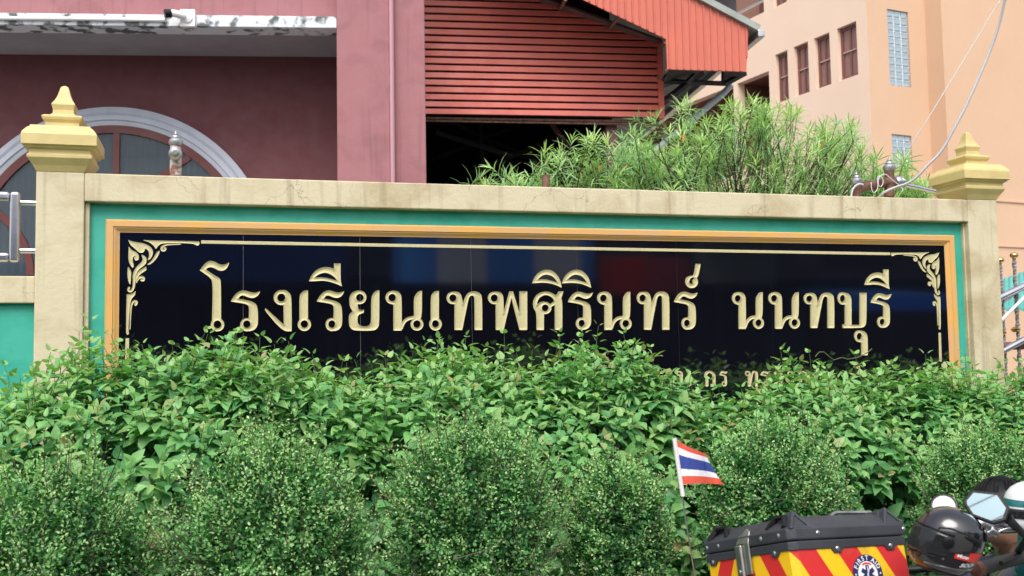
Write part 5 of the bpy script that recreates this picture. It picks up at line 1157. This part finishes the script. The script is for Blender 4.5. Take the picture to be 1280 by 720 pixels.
mo = MB().lathe([(.012, -.03), (.033, -.018), (.039, -.002), (.039, .002), (.0355, .003)], mc2, 28, mtx=qm).build('mirror', M_black, sct, smooth=40)
MB().lathe([(.0355, .003), (.034, .0045), (.001, .0055)], mc2, 28, mtx=qm).build('mirror_glass', mat('sky_pale_mirror', (.50, .51, .50), .35), mo, smooth=40)  # pale matt colour stands in for the sky mirrored in the glass
MB().tube([mc2+qm@Vector((.0335*math.cos(k*math.pi/16), .0335*math.sin(k*math.pi/16), .0055)) for k in range(33)], .0011, 5).build('mirror_rim', M_black, mo)
MB().tube([mc2-nd*.02, mc2+Vector((.01, 0, -.05)), sl_(1196, 657)], .005, 6).build('mirror_stem', M_chrome, sct, smooth=50)

# ------------------------------------------------------------------ person crouching behind the machines
hp_ = dep(1250, 639, 3.6); pf_ = (-rth*.88-fwh*.42).normalized(); pl_ = Vector((-pf_.y, pf_.x, 0)); pz = Vector((0, 0, 1))
ps = thing('person', (hp_.x, hp_.y, 0), 'person with black hair and dark patterned top crouching behind the motorcycle mirror', 'person')
def W_(a, b, c): return Vector((0, 0, hp_.z))+pf_*a+pl_*b+pz*c      # relative to the middle of the head
def skin(name, nodes, edges, rad, m_, root=0, sub=2):
    me = bpy.data.meshes.new(name); me.from_pydata([tuple(n) for n in nodes], edges, []); me.update()
    o = bpy.data.objects.new(name, me); COL.objects.link(o); o.parent = ps; me.materials.append(m_)
    sk = o.modifiers.new('skin', 'SKIN'); sk.use_smooth_shade = True
    if not me.skin_vertices: 
        bm = bmesh.new(); bm.from_mesh(me); bm.verts.layers.skin.verify(); bm.to_mesh(me); bm.free()
    for i, r in enumerate(rad):
        sv = me.skin_vertices[0].data[i]; sv.radius = (r, r) if not hasattr(r, '__len__') else r; sv.use_root = (i == root)
    if sub: s_ = o.modifiers.new('sub', 'SUBSURF'); s_.levels = sub; s_.render_levels = sub
    return o
hz_ = hp_.z; ground = -hz_
nodes, edges, rad = [], [], []
def node(p, r, parent=None):
    nodes.append(p); rad.append(r); i = len(nodes)-1
    if parent is not None: edges.append((parent, i))
    return i
pel = node(W_(-.30, 0, -.66), .13); sp1 = node(W_(-.25, 0, -.48), .13, pel); ch = node(W_(-.15, 0, -.30), .135, sp1); nk0 = node(W_(-.07, 0, -.17), .07, ch); nk = node(W_(-.04, 0, -.10), .052, nk0)
hb = node(W_(-.01, 0, -.045), .068, nk); hm = node(W_(-.005, 0, .01), (.085, .095), hb); ht = node(W_(-.01, 0, .065), .075, hm); tp_ = node(W_(-.012, 0, .095), .04, ht)
chin = node(W_(.065, 0, -.075), .028, hb); nose = node(W_(.098, 0, -.01), .014, hm)
for sg in (1, -1):
    ear = node(W_(-.01, sg*.088, -.005), .014, hm)
    sh_ = node(W_(-.11, sg*.17, -.25), .062, ch); el_ = node(W_(.08, sg*.23, -.44), .045, sh_); wr = node(W_(.27, sg*.16, -.47), .028, el_); pa = node(W_(.33, sg*.14, -.475), (.038, .018), wr)
    for k in range(4):
        b0 = W_(.365, sg*(.14+.02*(k-1.5)), -.478); a1_ = node(b0, .0095, pa); a2_ = node(b0+pf_*.032-pz*.012, .0085, a1_); node(b0+pf_*(.045+.006*(1.5-abs(k-1.5)))-pz*.038, .0075, a2_)
    th0 = node(W_(.325, sg*.105, -.482), .011, pa); node(W_(.355, sg*.092, -.495), .009, th0)
    hip = node(W_(-.27, sg*.10, -.70), .092, pel); kn = node(W_(.10, sg*.20, -.62), .066, hip); an = node(W_(-.06, sg*.17, ground+.09), .040, kn); fo_ = node(W_(.03, sg*.18, ground+.045), .036, an); node(W_(.13, sg*.19, ground+.032), .028, fo_)
skin('body', nodes, edges, rad, M_skin, pel)
def sub_skin(name, pts, eds, rr, m_): return skin(name, pts, eds, rr, m_, 0)
sP = [W_(-.30, 0, -.60), W_(-.25, 0, -.48), W_(-.15, 0, -.30), W_(-.085, 0, -.19), W_(-.05, 0, -.125)]; sR = [.15, .15, .16, .115, .082]; sE = [(0, 1), (1, 2), (2, 3), (3, 4)]
for sg in (1, -1):
    o_ = len(sP); sP += [W_(-.11, sg*.17, -.25), W_(.0, sg*.20, -.36), W_(.08, sg*.23, -.44), W_(.18, sg*.19, -.455)]; sR += [.09, .078, .068, .05]; sE += [(2, o_), (o_, o_+1), (o_+1, o_+2), (o_+2, o_+3)]
sub_skin('shirt', sP, sE, sR, M_shirt)
tP = [W_(-.30, 0, -.66)]; tR = [.148]; tE = []
for sg in (1, -1):
    o_ = len(tP); tP += [W_(-.27, sg*.10, -.70), W_(.10, sg*.20, -.62), W_(-.05, sg*.172, ground+.12)]; tR += [.105, .08, .055]; tE += [(0, o_), (o_, o_+1), (o_+1, o_+2)]
sub_skin('trousers', tP, tE, tR, M_trous)
for sg in (1, -1):
    sub_skin('shoe', [W_(-.08, sg*.17, ground+.045), W_(.03, sg*.18, ground+.05), W_(.14, sg*.19, ground+.036)], [(0, 1), (1, 2)], [.045, .046, .034], M_shoe)
    e = W_(.083, sg*.034, .012); MB().lathe([(.001, -.012), (.009, -.008), (.012, 0), (.009, .008), (.001, .012)], e, 12).build('eye', mat('eye_white', (.6, .6, .58), .2), ps, smooth=60)
MB().tube([W_(.094, .022, -.048), W_(.100, 0, -.050), W_(.094, -.022, -.048)], .005, 6).build('mouth', mat('lips', (.32, .11, .09), .5), ps, smooth=60)
def hpt(a, b, c, f=R_(30)): return W_(-.010+a*math.cos(f)-c*math.sin(f), b, .008+a*math.sin(f)+c*math.cos(f))
hb_ = MB(); r5 = np.random.default_rng(5); ncap = 46; rings = []
for j in range(18):
    ring = []
    for i in range(ncap):
        az = 2*math.pi*i/ncap; low = 1.55 if math.cos(az) < .1 else 1.55+.1*abs(math.sin(az))
        el = low*j/17; q = 1.0+.02*math.sin(az*9+j*.6)+.02*math.sin(az*17); fwd = math.sin(el)*math.cos(az)
        ring.append(hpt(.108*fwd*q, .098*math.sin(el)*math.sin(az)*q, .108*math.cos(el)*q-.02*max(0, el-1.5)))
    rings.append(ring)
hb_.loft(rings, True, False); ho = hb_.build('hair', M_hair, ps, smooth=70); s_ = ho.modifiers.new('th', 'SOLIDIFY'); s_.thickness = .008
stn = MB()
for i in range(160):
    az = r5.uniform(0, 6.28); e0_ = r5.uniform(.0, .9); e1_ = e0_+r5.uniform(.5, .9); e1_ = min(e1_, 1.6); pts = []
    for f in (0, .35, .7, 1):
        el = e0_+(e1_-e0_)*f; k = 1.035+.012*r5.random(); pts.append(hpt(.108*math.sin(el)*math.cos(az+.3*f)*k, .099*math.sin(el)*math.sin(az+.3*f)*k, .109*math.cos(el)*k-.03*max(0, el-1.4)))
    stn.tube(pts, [.0009, .0014, .0012, .0004], 4, False)
stn.build('hair_strand', M_hair, ho, smooth=60)

# ------------------------------------------------------------------ overhead lines above the road (the handlebar mirror shows them)
di_ = (mc-CAM).normalized(); ro_ = di_-nrm*2*di_.dot(nrm); kz = (7.5-mc.z)/ro_.z; hit = mc+ro_*kz
for i, (dx, lb) in enumerate(((-.55, 'overhead power line nearest the school wall'), (0, 'overhead power line between its two neighbours'), (.45, 'overhead power line farthest from the school wall'))):
    q = hit+Vector((0, -dx, .1*i)); L = [q+Vector((x, x*.02, .0009*x*x)) for x in range(-30, 31, 5)]
    tag(MB().tube(L, .007, 6).build('power_line', M_rubber, None, smooth=60), lb, 'cable', 'overhead lines above the road')
for x in (-28, 28):
    q = hit+Vector((x, 0, 0)); pl = thing('utility_pole', (q.x, q.y, 0), 'grey concrete utility pole at the '+('left' if x < 0 else 'right')+' end of the overhead lines', 'pole', 'poles along the road')
    MB().tube([(0, 0, 0), (0, 0, 9)], [.16, .11], 12).build('shaft', M_pave, pl, smooth=40); MB().box(-.06, .06, -.9, .9, 8.0, 8.12).build('crossarm', M_darkst, pl)
